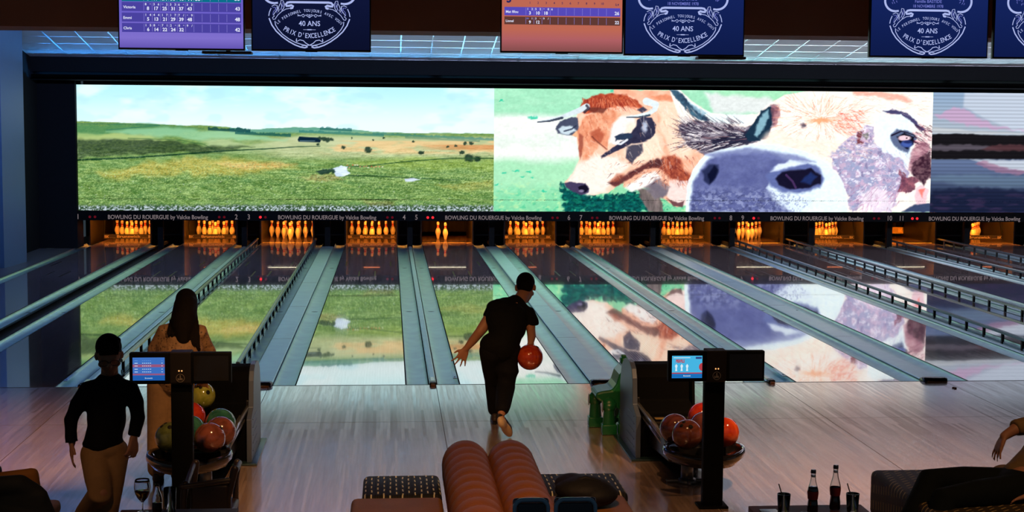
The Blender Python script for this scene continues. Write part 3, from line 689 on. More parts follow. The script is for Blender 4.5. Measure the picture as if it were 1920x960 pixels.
# panel joints of the approach, flush with the boards
JOINT = mat('floor_joint', (.05, .035, .03), .6)
m = MB()
for k in range(-2, 5):
    for xx in (0.03 + k * PAIR, -1.6 + k * PAIR): m.box(xx - .0025, xx + .0025, -17, -.01, -.002, .0004)
for yy in (-1.83, -5.2): m.box(-12, 17, yy - .002, yy + .002, -.002, .0004)
tag(m.build('trim_1', JOINT), kind='structure')
m = MB(); m.box(-8.5, 17, -.012, .004, -.06, .0015); tag(m.build('foul_line', BLACK), 'thin black foul line strip between approach and lanes', 'foul line')

MARK = mat('lane_marker_ink', (.02, .016, .016), .3, coat=.8)
DECK = mat('pin_deck_board', (.20, .11, .06), .12, coat=.8, noise=.1)
STRIPE = mat('pale_yellow_stripe', (.75, .72, .35), .3)
for n in range(1, 14):
    cx = lane_x(n); e = empty('bowling_lane', (cx, 0, 0), None, 'bowling lane', 'bowling lanes side by side')
    e['label'] = ('polished bowling lane %s, ending under its number on the black fascia' % NW[n]) if n < 12 else ('polished bowling lane beyond lane eleven at the far right' if n == 12 else 'outermost bowling lane past the right end of the row')
    m = MB(); m.box(cx - LANE_W / 2, cx + LANE_W / 2, 0.004, 18.0, -.06, 0)
    m.build('lane_surface', LANE_M, e)
    m = MB(); m.box(cx - LANE_W / 2, cx + LANE_W / 2, 18.0, 19.35, -.06, 0); m.build('pin_deck', DECK, e)
    m = MB()
    for dx, y0, y1 in ((-.40, 12.2, 13.1), (.40, 12.2, 13.1), (-.135, 10.4, 11.3), (.135, 10.4, 11.3)):
        m = MB(); m.box(cx + dx - .013, cx + dx + .013, y0, y1, -.001, .0007); m.build('range_marker', MARK, e)
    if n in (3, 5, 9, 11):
        m = MB(); m.box(cx - LANE_W / 2 + .01, cx + LANE_W / 2 - .01, 17.42, 17.47, -.001, .001); m.build('yellow_cross_stripe', STRIPE, e)  # pale yellow stripe across a few lanes, before the pin deck

def gutter(xa, xb, label):
    """shallow channel running the length of the lane"""
    w = xb - xa; prof = []
    for i in range(9):
        t = i / 8; u = xa + w * t
        prof.append((u, -.024 - .026 * math.sin(PI * t) ** .7))
    prof = [(xa, -.002), (xa + .004, -.026)] + [(u, z) for u, z in prof if xa + .01 < u < xb - .01] + [(xb - .004, -.026), (xb, -.002)]
    m = MB(); nn = len(prof)
    vs = []; ys = [0.004, 3.0, 6.0, 9.0, 12.0, 15.0, 17.25]
    for y in ys: vs += [(u, y, z) for u, z in prof]
    for y in ys: vs += [(u, y, z - .006) for u, z in prof]
    fs = []; S = nn * len(ys)
    for j in range(len(ys) - 1):
        for i in range(nn - 1):
            a = j * nn + i; fs.append((a, a + 1, a + nn + 1, a + nn)); fs.append((S + a, S + a + nn, S + a + nn + 1, S + a + 1))
    m.add(vs, fs, 0, True)
    for y in (ys[0], ys[-1]):
        m.add([(u, y, z) for u, z in prof] + [(u, y, z - .006) for u, z in prof], [(i, nn + i, nn + i + 1, i + 1) for i in range(nn - 1)], 0, False)
    for y in (6.1, 12.3): m.box(xa + .02, xb - .02, y, y + .006, -.050, -.0455, 1)
    tag(m.build('lane_gutter', [GUT, BLACK]), label, 'gutter', 'metal gutters along the lanes')
for n in range(1, 14):
    cx = lane_x(n)
    gutter(cx - LANE_W / 2 - .226, cx - LANE_W / 2 - .012, 'grey metal gutter on the left side of lane %s' % NW[n])
    gutter(cx + LANE_W / 2 + .012, cx + LANE_W / 2 + .226, 'grey metal gutter on the right side of lane %s' % NW[n])
RED_END = mat('reddish_end', (.30, .12, .05), .4, noise=.2)  # reddish tone for the nose reflection, shared with the divider feet
for k in range(-1, 4):
    cx = (lane_x(5 + 2 * k - 0) + lane_x(6 + 2 * k)) / 2
    a, b = 5 + 2 * k, 6 + 2 * k
    if b > 13 or a < 1: continue
    e = empty('ball_return_track', (cx, 0, 0), 'flat grey ball return cover with rounded black nose between lanes %s and %s' % (NW[a], NW[b]), 'ball track', 'ball return covers between lanes')
    m = MB(); h = .1225
    m.prism([(cx - h, -.03), (cx - h, .008), (cx - h + .012, .014), (cx + h - .012, .014), (cx + h, .008), (cx + h, -.03)], 'y', .10, 16.3)
    for y in (3.1, 6.2, 9.3): m.box(cx - h + .004, cx + h - .004, y, y + .006, .0141, .0147, 1)
    m.build('cover', [CAP, BLACK], e, bevel=0)
    m = MB()   # nose
    vs = []; fs = []; prof = [(.10, .016, .0), (.06, .034, .0), (.0, .042, .0), (-.05, .04, .006), (-.075, .028, .014), (-.085, .004, .02), (-.085, -.02, .02)]
    q = []
    for yy, zz, ins in prof:
        for t in (-1, -.8, 0, .8, 1):
            q.append((cx + (h + .003 - ins) * t, yy + (.02 * t * t if yy < 0 else 0), zz - (.008 if abs(t) == 1 else 0)))
    for j in range(len(prof) - 1):
        for i in range(4): aidx = j * 5 + i; fs.append((aidx, aidx + 1, aidx + 6, aidx + 5))
    base = len(q)
    for j in range(len(prof)):
        for s_ in (0, 4):
            v = q[j * 5 + s_]; q.append((v[0], v[1], -.02))
    for j in range(len(prof) - 1):
        fs.append((j * 5, (j + 1) * 5, base + 2 * (j + 1), base + 2 * j)); fs.append((j * 5 + 4, base + 2 * j + 1, base + 2 * (j + 1) + 1, (j + 1) * 5 + 4))
    m.add(q, fs, 0, True); m.build('nose', DARKP, e, fix=True)
    m = MB(); m.box(cx - .1, cx + .1, -.09, -.02, .0020, .012); m.build('nose_reflection', RED_END, e)  # reddish reflection under the nose, put in as a coloured block
    m = MB(); m.ell((cx, .14, .0155), (.052, .035, .003)); m.build('cover_disc', mat('pale_disc', (.7, .62, .68), .3), e)
for k in range(-1, 5):
    cx = k * PAIR; 
    if k == -2: continue
    a, b = 4 + 2 * k, 5 + 2 * k
    if b > 13: continue
    e = empty('lane_divider', (cx, 0, 0), 'narrow grey divider strip between lanes %s and %s' % (NW[a], NW[b]), 'lane divider', 'narrow dividers between lanes')
    m = MB(); m.prism([(cx - .034, -.03), (cx - .034, .004), (cx - .022, .012), (cx + .022, .012), (cx + .034, .004), (cx + .034, -.03)], 'y', .05, 16.3)
    m.build('divider_strip', CAP, e)
    m = MB(); m.prism([(cx - .024, .013), (cx - .018, .024), (cx + .018, .024), (cx + .024, .013)], 'y', -.01, .3); m.build('divider_clip', mat('bright_steel', (.5, .53, .56), .2, metal=.9), e)
    m = MB(); m.box(cx - .033, cx + .033, -.07, .05, .0005, .034, bev=.012); m.build('divider_end', DARKP, e)
    m = MB(); m.box(cx - .022, cx + .022, -.10, -.068, .0005, .02, bev=.006); m.build('divider_foot', RED_END, e)
for n in range(2, 14):
    cx = lane_x(n)
    if n in (5, 6, 4, 3):
        pass
# small fixing plates beside the foul line
for i, (x, sd) in enumerate(((-3.625, 'right of lane two'), (2.02, 'left of lane six'), (3.63, 'left of lane seven'), (.235, 'left of lane five'))):
    m = MB(); m.box(x - .020, x + .020, .35, .85, -.004, .004, bev=.002)
    m.lathe([(.008, 0), (.008, .003), (0.0001, .003)], (x, .42, .004), 8, 1)
    tag(m.build('fixing_plate', [CAP, BLACK]), 'small metal fixing plate near the foul line, %s' % sd, 'fixing plate', 'fixing plates beside the foul line')

# ---------------- bumper rails
def bumper(x, ya, yb, label, side):
    e = empty('bumper_rail', (x, ya, 0), label, 'bumper rail', 'raised bumper rails')
    m = MB(); s = side
    m.prism([(x - .022, .082), (x - .022, .108), (x - .012, .118), (x + .012, .118), (x + .022, .108), (x + .022, .082)], 'y', ya, yb)
    m.build('top_rail', RAILM, e)
    y = ya + .15; k = 0
    while y < yb and k < 40:
        q = MB(); q.box(x - .014, x + .014, y - .018, y + .018, -.045, .083); q.build('rail_post', BLACK, e); y += .57; k += 1
    m = MB(); m.box(x - .006, x + .006, ya + .05, yb - .05, -.045, -.012); m.build('lower_rail', RAILM, e)
bumper(6.965, 1.5, 17.5, 'raised bumper rail along the left side of lane nine', 1)
bumper(8.20, 1.5, 17.5, 'raised bumper rail along the right side of lane nine', -1)
bumper(10.36, 2.0, 17.5, 'raised bumper rail along the left side of lane eleven', 1)
bumper(11.60, 2.0, 17.5, 'raised bumper rail along the right side of lane eleven', -1)
bumper(-3.20, 1.0, 17.2, 'raised bumper rail along the left side of lane three', 1)
bumper(-1.975, .75, 17.2, 'raised bumper rail along the right side of lane three', -1)

# ---------------- fascia over the pins
TEXTM = emit('fascia_lettering_glow', (.19, .155, .165), 1.0)  # grey painted letters given a faint glow of their own
DOT_ON = emit('red_lamp_on', (1, .02, .03), 1.6); DOT_OFF = emit('red_lamp_dim', (.10, .004, .010), 1.0)
FASC = mat('black_fascia', (.0045, .005, .006), .8, spec=.05, noise=.1)
fas = empty('pin_fascia', (2, MASK_Y, .66), 'long black fascia over the pins with lane numbers and grey lettering', 'fascia')
m = MB(); m.box(-6.665, 15.89, MASK_Y, MASK_Y + .1, .563, .752); m.build('fascia_board', FASC, fas)
LIT = {3: (1, 0), 5: (1, 1), 9: (1, 0), 11: (1, 1)}
for k in range(-1, 5):
    cxp = (lane_x(5 + 2 * k - 0) + lane_x(6 + 2 * k)) / 2 - 0
    a, b = 5 + 2 * k, 6 + 2 * k
    if a < 1: continue
for a in (1, 3, 5, 7, 9, 11):
    cxp = (lane_x(a) + lane_x(a + 1)) / 2
    m = MB(); m.text('BOWLING DU ROUERGUE by Valcke Bowling', (cxp + .012, MASK_Y - .002, .590), .082, width=1.985, bold=.012)
    m.build('fascia_lettering', TEXTM, fas)
    m = MB(); m.text(str(a), (a and (cxp - PAIR / 2 + .125), MASK_Y - .002, .588), .10, wx=.82, bold=.012); m.build('lane_number', TEXTM, fas)
    if a < 11:
        m = MB(); m.text(str(a + 1), (cxp + PAIR / 2 - .125, MASK_Y - .002, .588), .10, wx=.82, bold=.012); m.build('lane_number', TEXTM, fas)
    for nn, xs in ((a, (-1.337, -1.235)), (a + 1, (1.23, 1.33))):
        st = LIT.get(nn, (0, 0))
        for q, dx in enumerate(xs):
            m = MB(); m.lathe([(.0001, 0), (.026, 0), (.026, .01), (.0001, .012)], (0, 0, 0), 16)
            m.v = [(x_ + cxp + dx, MASK_Y - z_, .632 + y_) for x_, y_, z_ in m.v]
            m.build('red_lamp', DOT_ON if st[q] else DOT_OFF, fas)
# ---------------- bulkhead over the screens and sloping tiled ceiling
m = MB(); m.box(-7.42, 16.5, 15.5, 16.4, 3.35, 3.86)
tag(m.build('trim_2', DARKWALL), kind='structure')
def cz(y): return 3.80 + .155 * (15.5 - y)
m = MB(); vs = [(-7.6, 16.4, cz(16.4)), (17, 16.4, cz(16.4)), (17, 8.0, cz(8.0)), (-7.6, 8.0, cz(8.0))]
m.add(vs + [(a, b, c + .05) for a, b, c in vs], [(0, 1, 2, 3), (7, 6, 5, 4), (0, 4, 5, 1), (1, 5, 6, 2), (2, 6, 7, 3), (3, 7, 4, 0)])
tag(m.build('ceiling', TILE), kind='structure')
m = MB(); sl = math.atan(.155)
x = -6.667
while x < 16:
    for (ya, yb) in ((8.0, 15.5),):
        q = [(x - .012, ya, cz(ya) - .003), (x + .012, ya, cz(ya) - .003), (x + .012, yb, cz(yb) - .003), (x - .012, yb, cz(yb) - .003)]
        m.add(q + [(a, b, c + .005) for a, b, c in q], [(0, 1, 2, 3), (0, 4, 5, 1), (1, 5, 6, 2), (2, 6, 7, 3), (3, 7, 4, 0)])
    x += .5872
y = 15.47
while y > 8.2:
    q = [(-7.4, y - .012, cz(y - .012) - .002), (16.5, y - .012, cz(y - .012) - .002), (16.5, y + .012, cz(y + .012) - .002), (-7.4, y + .012, cz(y + .012) - .002)]
    m.add(q + [(a, b, c + .004) for a, b, c in q], [(0, 1, 2, 3), (0, 4, 5, 1), (1, 5, 6, 2), (2, 6, 7, 3), (3, 7, 4, 0)])
    y -= .61
tag(m.build('trim_3', TBAR), kind='structure')
# brown bulkhead above the foul line, in front of the tiled ceiling
m = MB(); m.box(-12, 17, -.4, .3, 3.43, 5.6); tag(m.build('wall_front', BROWN), kind='structure')
m = MB(); m.box(-12, 17, .3, 8.05, 5.2, 5.3); tag(m.build('ceiling', DARKWALL), kind='structure')
m = MB(); m.box(-12, 17, -10, -.4, 4.6, 4.7); tag(m.build('ceiling', DARKWALL), kind='structure')
# ---------------- walls
m = MB(); m.prism([(-7.42, 13.14), (-7.0, 13.14), (-7.09, 11.9), (-7.30, 11.9), (-7.30, 11.7), (-7.16, 11.7), (-7.36, -1.0), (-7.8, -1.0), (-7.8, 13.14)], 'z', -.1, 5.3)
tag(m.build('wall_left', BLUEWALL), kind='structure')
m = MB(); m.box(-7.8, -7.42, 13.14, 16.6, -.1, 4.2); tag(m.build('wall_left', DARKWALL), kind='structure')
m = MB(); m.box(-7.42, -6.672, 16.0, 16.6, .0, 3.36); m.box(-7.42, 17, 20.6, 20.8, -.2, 4.2)
m.box(15.9, 17, 16.0, 16.6, -.1, 3.36); tag(m.build('wall_back', DARKWALL), kind='structure')
m = MB(); m.box(16.6, 16.8, 0, 20.7, -.2, 4.8); tag(m.build('wall_right', DARKWALL), kind='structure')
m = MB(); m.box(-7.42, -6.76, 0.0, 16.0, -.1, -.004); tag(m.build('trim_4', mat('side_ledge', (.10, .10, .11), .35, noise=.15)), kind='structure')
m = MB(); m.box(-7.42, 16.6, 16.13, 20.6, .98, 1.0); tag(m.build('trim_5', DARKWALL), kind='structure')

# ---------------- pin pits
KICK = mat('kickback_panel_paint', (.005, .004, .003), .5, coat=.0, noise=.25, nscale=4)
CURT = mat('pit_curtain_cloth', (.004, .003, .0028), .9, noise=.3, nscale=14)
POSTM = mat('machine_black', (.004, .0045, .005), .7, spec=.1)
for k in range(-1, 5):
    for half, xc in ((0, k * PAIR), (1, k * PAIR - PAIR / 2)):
        if half: a, b = 3 + 2 * k, 4 + 2 * k
        else: a, b = 4 + 2 * k, 5 + 2 * k
        if xc < -5.5 or b > 13: continue
        w = (.543 if not half else .715) / 2
        e = empty('kickback_partition', (xc, 17, 0), 'dark partition box between the pin pits of lanes %s and %s' % (NW[a], NW[b]), 'partition', 'partitions between pin pits')
        m = MB(); m.box(xc - w + .005, xc - w + .035, 17.3, 19.9, -.05, .97); m.build('side_panel', KICK, e)
        m = MB(); m.box(xc + w - .035, xc + w - .005, 17.3, 19.9, -.05, .97); m.build('side_panel', KICK, e)
        m = MB(); m.box(xc - w + .035, xc + w - .035, 17.5, 19.5, -.05, .95); m.build('machine_housing', POSTM, e)
        m = MB(); m.box(xc - .055, xc + .055, 16.35, 16.47, -.05, .97); m.box(xc - .03, xc + .03, 16.47, 17.5, .0, .06); m.build('front_post', POSTM, e)
e = empty('kickback_partition', (-6.65, 17, 0), 'dark partition at the left end beside lane 1', 'partition', 'partitions between pin pits')
m = MB(); m.box(-6.70, -6.67, 17.3, 19.9, -.05, .97); m.build('side_panel', KICK, e)
for n in range(1, 14):
    cx = lane_x(n)
    m = MB(); N_ = 40; vs = []
    for j, z in enumerate((.06, .97)):
        for i in range(N_ + 1):
            vs.append((cx - .76 + 1.52 * i / N_, 19.82 + .02 * math.sin(i * 1.3), z))
    o2 = len(vs); vs += [(a, b + .01, c) for a, b, c in vs]
    fs = [(i, i + 1, N_ + 2 + i, N_ + 1 + i) for i in range(N_)] + [(o2 + i + 1, o2 + i, o2 + N_ + 1 + i, o2 + N_ + 2 + i) for i in range(N_)]
    m.add(vs, fs, 0, True)
    tag(m.build('pit_curtain', CURT), 'dark brown curtain at the back of the pit of lane %s' % NW[n], 'curtain', 'pit curtains behind the pins')

# ---------------- pins
PINW = mat('pin_white', (.80, .78, .74), .22, coat=.5, noise=.04)
PINR = mat('pin_red_band', (.55, .015, .02), .3)
prof = [(.0258, 0), (.0285, .012), (.0358, .019 + .03), (.0447, .0857), (.0551, .1143), (.0575, .125), (.0605, .1143 + .03), (.0575, .165), (.0532, .184), (.0440, .210), (.0315, .238), (.0248, .254), (.0228, .270), (.0240, .2985), (.0285, .318), (.0315, .335), (.0323, .3429), (.0300, .358), (.0240, .371), (.0140, .379), (.0001, .381)]
prof = [(r * 1.0, z) for r, z in prof]
def pinmat(i): 
    z = (prof[i][1] + prof[i + 1][1]) / 2
    return 1 if (.243 < z < .262 or .27 < z < .30) else 0
m = MB(); m.lathe(prof, (0, 0, 0), 20, mif=pinmat)
pin0 = m.build('bowling_pin', [PINW, PINR])
ROWS = {1: (0, 0), 2: (1, -1), 3: (1, 1), 4: (2, -2), 5: (2, 0), 6: (2, 2), 7: (3, -3), 8: (3, -1), 9: (3, 1), 10: (3, 3)}
WH = {1: 'single front pin of the triangle', 2: 'left pin of the second row', 3: 'right pin of the second row', 4: 'left pin of the third row', 5: 'middle pin of the third row', 6: 'right pin of the third row', 7: 'left corner pin of the back row', 8: 'second from left in the back row', 9: 'third from left in the back row', 10: 'right corner pin of the back row'}
first = True
for n in range(1, 13):
    if n == 11: continue
    S_ = (1, 2) if n == 5 else range(1, 11)
    for k in S_:
        r_, c_ = ROWS[k]; loc = (lane_x(n) + c_ * .1524, 18.29 + r_ * .264, 0)
        if first: o = pin0; first = False
        else: o = pin0.copy(); COL.objects.link(o)
        o.location = loc; o.rotation_euler = (0, 0, random.uniform(0, 6))
        ln = 'lane %s' % NW[n]
        if n == 5: lab = 'white bowling pin with red bands on lane five, ' + ('front one of the two left' if k == 1 else 'left one of the two left')
        else: lab = 'white bowling pin on %s, %s' % (ln, WH[k])
        tag(o, lab, 'bowling pin', 'bowling pins on ' + ln)

# ---------------- sweep boards and pit lamps
SWT = mat('sweep_lettering_ink', (.30, .26, .22), .5)
SWB = mat('sweep_board_black', (.014, .013, .012), .4)
SWL = mat('sweep_board_lit_orange', (.5, .35, .1), .5)  # orange lamp light on the pushed-back board, put into its colour
TUBE = emit('pit_tube_light', (1.0, .27, .10), 3.5)
TUBE_W = emit('pit_tube_light_pale', (1.0, .92, .66), 5.0)
def sweep(n, y, z0, z1, yb=None):
    cx = lane_x(n)
    e = empty('pin_sweep', (cx, y, z0), ('black sweep board lettered across the front of the pins on lane %s' % NW[n]) if n < 12 and n != 11 else ('sweep board pushed back and lit orange on lane eleven' if n == 11 else 'black sweep board across the pins beside lane eleven'), 'sweep board', 'sweep boards in front of the pins')
    m = MB(); m.box(cx - .528, cx + .528, y, y + .025, z0, z1); m.build('board', SWL if n == 11 else SWB, e)
    m = MB(); h = (z1 - z0) * .55; zb = z0 + (z1 - z0) * .22
    M_ = mat('sweep_lettering_lit_yellow', (.9, .62, .12), .5) if n == 11 else SWT  # lamp-lit look of the lettering put into its colour too
    m.text('Brunswick', (cx, y - .002, zb + .005), h, width=.50, bold=.02)
    for s_ in (-1, 1):
        m.text('BK', (cx + s_ * .46, y - .002, zb), h, width=.10, bold=.03)
        m.box(cx + s_ * .34 - .06, cx + s_ * .34 + .06, y - .0025, y - .001, zb - .002, zb + .003)
    m.build('board_lettering', M_, e)
    dd = -1 if n == 11 else 1
    for s_ in (-1, 1):
        q = MB(); q.prism([(y + .02, z0), (y + .05, z1 + .0), (y + .35 * dd, .96), (y + .27 * dd, .96), (y - .0, z1)], 'x', cx + s_ * .518 - .008, cx + s_ * .518 + .008); q.build('sweep_arm', POSTM, e)
for n in (1, 2, 4, 6, 7, 8, 10, 12): sweep(n, 17.86, .042, .142)
sweep(11, 19.30, .07, .22)
for n in range(1, 13):
    cx = lane_x(n); up_ = n in (3, 5, 9, 11)
    yy = 17.55
    e = empty('pit_lamp', (cx, yy, .7), 'orange tube lamp hidden behind the fascia over the pins of lane %s' % NW[n], 'lamp', 'tube lamps over the pins')
    zz = .545
    m = MB(); hw = .42 if up_ else .17
    m.tube([(cx - hw, yy, zz), (cx + hw, yy, zz)], .007, 10, 0)
    m.build('lamp_tube', TUBE_W if up_ else TUBE, e)
    m = MB(); m.box(cx - hw - .03, cx + hw + .03, yy - .05, yy + .012, zz + .018, zz + .03); m.box(cx - hw - .03, cx + hw + .03, yy - .05, yy - .045, zz - .0065, zz + .02); m.build('lamp_housing', POSTM, e)  # front plate shaped to keep tube light off the gutters
    m = MB(); m.tube([(cx - .46, 17.45, .82), (cx + .46, 17.45, .82)], .03, 12); m.build('pin_spot_tube', emit('pin_orange_light', (1.0, .27, .018), 270.0), e)
    m = MB(); m.prism([(17.36, .72), (17.375, .72), (17.375, .87), (17.53, .87), (17.53, .885), (17.36, .885)], 'x', cx - .50, cx + .50); m.build('lamp_shield', POSTM, e)  # black plate added in front to keep lamp light off the lanes
# ================================================================== score screens hanging above the foul line
TVY = -1.05
def grad_emit(name, c0, c1, z0, z1, mid=None):
    m = bpy.data.materials.new(name); m.use_nodes = True; nt = m.node_tree; L = nt.links.new
    for n in list(nt.nodes): nt.nodes.remove(n)
    tc = nt.nodes.new('ShaderNodeTexCoord'); sp = nt.nodes.new('ShaderNodeSeparateXYZ'); L(tc.outputs['Object'], sp.inputs[0])
    mr = nt.nodes.new('ShaderNodeMapRange'); L(sp.outputs[2], mr.inputs[0]); mr.inputs[1].default_value = z0; mr.inputs[2].default_value = z1
    cr = nt.nodes.new('ShaderNodeValToRGB'); L(mr.outputs[0], cr.inputs[0])
    cr.color_ramp.elements[0].color = (*c0, 1); cr.color_ramp.elements[1].color = (*c1, 1)
    if mid: el = cr.color_ramp.elements.new(mid[0]); el.color = (*mid[1], 1)
    e = nt.nodes.new('ShaderNodeEmission'); o = nt.nodes.new('ShaderNodeOutputMaterial'); L(cr.outputs[0], e.inputs[0]); L(e.outputs[0], o.inputs[0])
    return m
W_TXT = emit('screen_white_lettering', lin((225, 228, 250)))
B_TXT = emit('screen_badge_lines', lin((172, 184, 235)))
B_TXT2 = emit('screen_badge_lines_soft', lin((110, 118, 200)))
def tv(x0, x1, zb, label, screen_mats, fill):
    """flat television: frame, screen (picture drawn in the screen mesh), mounting arm"""
    w = x1 - x0; h = w * .58; e = empty('score_monitor', ((x0 + x1) / 2, TVY, zb), label, 'monitor', 'monitors hanging over the foul line')
    m = MB(); m.box(x0, x1, TVY, TVY + .05, zb, zb + h, bev=.004); m.box(x0 + w * .45, x0 + w * .55, TVY - .002, TVY + .03, zb - .006, zb + .004)
    m.build('frame', mat('monitor_frame', (.010, .010, .014), .3), e)
    m = MB(); fr = .012
    m.flat([(x0 + fr, zb + .016), (x1 - fr, zb + .016), (x1 - fr, zb + h - fr), (x0 + fr, zb + h - fr)], (0, TVY - .0012, 0), (1, 0, 0), (0, 0, 1), 0)
    fill(m, x0, x1, zb)
    m.build('screen', screen_mats, e)
    m = MB(); m.box((x0 + x1) / 2 - .04, (x0 + x1) / 2 + .04, TVY + .05, TVY + .12, zb + .2, 4.62); m.build('ceiling_mount', mat('black_metal', (.012, .013, .015), .5), e)
    return e
KZ = 1 / 7.68 / 207.0          # one pixel of the enlarged image, in metres at the monitors
def badge(m, x0, x1, zb):
    ox = x0 + (828 / 7.68 + 470 - 473) / 207.0 * 1.0; O = (x0 + (x1 - x0) * .485, TVY - .0022, zb); UX = (KZ, 0, 0); UZ = (0, 0, KZ)
    zc = lambda y: 735 - y
    def rb(pts, w, mi=1, mirror=True):
        P = [(x - 828, zc(y)) for x, y in pts]
        m.ribbon(P, w, O, UX, UZ, mi)
        if mirror: m.ribbon([(-a, b) for a, b in P], w, O, UX, UZ, mi)
    def arc(cx, cy, rx, ry, a0, a1, n=28): return [(cx + rx * math.cos(math.radians(a0 + (a1 - a0) * i / n)), cy - ry * math.sin(math.radians(a0 + (a1 - a0) * i / n))) for i in range(n + 1)]
    # outer and inner bowl lines
    rb([(262, 275), (300, 370), (360, 455), (440, 530), (530, 595), (620, 645), (700, 675), (760, 685), (800, 672)], 17)
    rb([(345, 315), (350, 365), (385, 425), (450, 500), (540, 565), (630, 612), (720, 640), (790, 655), (828, 645)], 11)
    rb([(645, 555), (648, 600), (690, 575), (740, 585), (775, 620), (828, 650)], 11); rb([(648, 600), (640, 575)], 14)
    rb([(715, 660), (760, 655), (800, 668), (770, 690)], 8)
    rb([(258, 245), (268, 190), (292, 135)], 12)
    # top bar with volutes
    rb([(828, 48), (700, 48), (560, 48), (520, 55), (498, 80), (505, 102), (540, 100), (575, 92), (600, 105), (590, 128), (560, 135)], 30)
    rb([(590, 130), (500, 145), (440, 180), (385, 230), (345, 290), (320, 292), (310, 270), (340, 240)], 9)
    # acanthus scrolls
    rb([(440, 170), (470, 130), (480, 80), (460, 30), (430, 25), (425, 60), (445, 95), (430, 150)], 9); rb([(455, 120), (460, 80), (448, 50)], 7, 2)
    rb([(405, 170), (395, 130), (410, 90), (420, 70)], 9); rb([(420, 160), (440, 120), (435, 90)], 7, 2)
    rb([(300, 110), (340, 90), (380, 100), (385, 140), (350, 190), (320, 235)], 9); rb([(310, 130), (345, 120), (355, 150), (325, 180), (315, 225)], 7, 2)
    rb([(375, 205), (365, 160), (350, 120)], 7, 2); rb([(400, 190), (378, 150), (372, 110)], 7)
    # side medallions
    rb(arc(330, -85, 150, 150, 270, 100), 30); rb([(330, 66), (388, 60)], 26)
    for i in range(9):
        a = random.uniform(-60, 60); b = random.uniform(-90, 10)
        rb([(345 + a, -70 + b * .9), (345 + a + random.uniform(-14, 14), -58 + b * .9), (345 + a + random.uniform(-18, 18), -44 + b * .9)], 7, 2)
    # centre ornaments
    rb([(660, 222), (700, 238), (745, 215), (762, 235), (745, 255), (725, 245)], 9); rb([(660, 240), (700, 236)], 6); rb([(770, 225), (800, 240), (828, 262)], 9); rb([(790, 215), (828, 232)], 7); rb([(828, 212), (828, 262)], 6, 1, False)
    rb([(740, 431), (828, 431)], 5); m.flat([(-30, zc(424)), (30, zc(424)), (30, zc(438)), (-30, zc(438))], O, UX, UZ, 1)
    def txt(s, y, h, w, mi=1): m.text(s, (O[0], O[1], O[2] + zc(y) * KZ), h * KZ, width=w * KZ, mi=mi, bold=.01)
    txt('40 ANS', 378, 70, 300)
    txt('18 NOVEMBRE 1978', 8, 42, 450, 2); txt('Famille BASTIDE', -62, 44, 400, 2)
    rb([(828, -170), (700, -170), (560, -172), (500, -160)], 30)
    def arctext(s, cy, r, a0, a1, h, mi, up_=True, squeeze=.8):
        n = len(s)
        for i, ch in enumerate(s):
            if ch == ' ': continue
            t = a0 + (a1 - a0) * i / (n - 1); th = math.radians(t)
            x = r * math.sin(th); y = cy + (r * math.cos(th) if up_ else -r * math.cos(th))
            m.text(ch, (O[0] + x * KZ, O[1], O[2] + y * KZ), h * KZ, wx=squeeze, ang=(-th if up_ else th), mi=mi, bold=.01)
    arctext('LE PERSONNEL TOUJOURS AVEC VOUS', zc(180) - 640, 640, -43, 43, 38, 1, True, .75)
    arctext("PRIX D'EXCELLENCE", zc(548) + 690, 690, -31, 31, 66, 1, False, .75)
NAVY_A = grad_emit('badge_background_dark', lin((10, 15, 40)), lin((17, 24, 62)), 3.15, 3.9)
NAVY_B = grad_emit('badge_background', lin((13, 25, 70)), lin((22, 38, 98)), 3.15, 3.9)
def sheet(bands, x0, x1, zb, rows, m, dark):
    """bowling score sheet: rows of (name, frame cells, total, band material)"""
    u = 1 / 7.68 / 207.0
    for zt, hgt, mi, name, cells, tot in rows:
        z1 = zb + zt * u; z0 = z1 - hgt * u
        m.flat([(x0 + .035, z0), (x1 - .03, z0), (x1 - .03, z1), (x0 + .035, z1)], (0, TVY - .0018, 0), (1, 0, 0), (0, 0, 1), mi)
        m.text(name, (x0 + .048, TVY - .0024, z0 + hgt * .30 * u), hgt * .29 * u, align='L', wx=1.0, mi=1, bold=.02)
        cw = (x1 - x0) * .0655; cx0 = x0 + (x1 - x0) * .205
        for i in range(11):
            xx = cx0 + cw * i
            m.flat([(xx - .0012, z0 + hgt * .08 * u), (xx + .0012, z0 + hgt * .08 * u), (xx + .0012, z1 - hgt * .08 * u), (xx - .0012, z1 - hgt * .08 * u)], (0, TVY - .0022, 0), (1, 0, 0), (0, 0, 1), 2)
        for i, (thr, sc) in enumerate(cells):
            xx = cx0 + cw * (i + .5)
            a, b = (thr + '  ')[0], (thr + '  ')[1]
            for s_, ch in ((-1, a), (1, b)):
                if ch == ' ': continue
                circ = ch in '@#'
                if circ:
                    m.flat([(xx + s_ * cw * .27 + .009 * math.cos(q * PI / 6), z0 + hgt * .78 * u + .0085 * math.sin(q * PI / 6)) for q in range(12)], (0, TVY - .0021, 0), (1, 0, 0), (0, 0, 1), 2)
                    ch = '8' if ch == '@' else '6'
                m.text(ch, (xx + s_ * cw * .27, TVY - .0024, z0 + (hgt * (.66 if ch != '-' else .73)) * u), hgt * .24 * u, mi=1 if not circ else 3, bold=.02)
            if sc: m.text(sc, (xx, TVY - .0024, z0 + hgt * .14 * u), hgt * .36 * u, mi=1, bold=.03)
        if tot: m.text(tot, (x1 - .04, TVY - .0024, z0 + hgt * .2 * u), hgt * .38 * u, align='R', mi=1, bold=.03)
        for q in (z0, z1): pass
PUR_L = emit('score_line_lilac', lin((150, 140, 225))); PUR_B = emit('score_band_purple', lin((74, 66, 160))); PUR_D = emit('score_digit_dark', lin((70, 60, 150)))
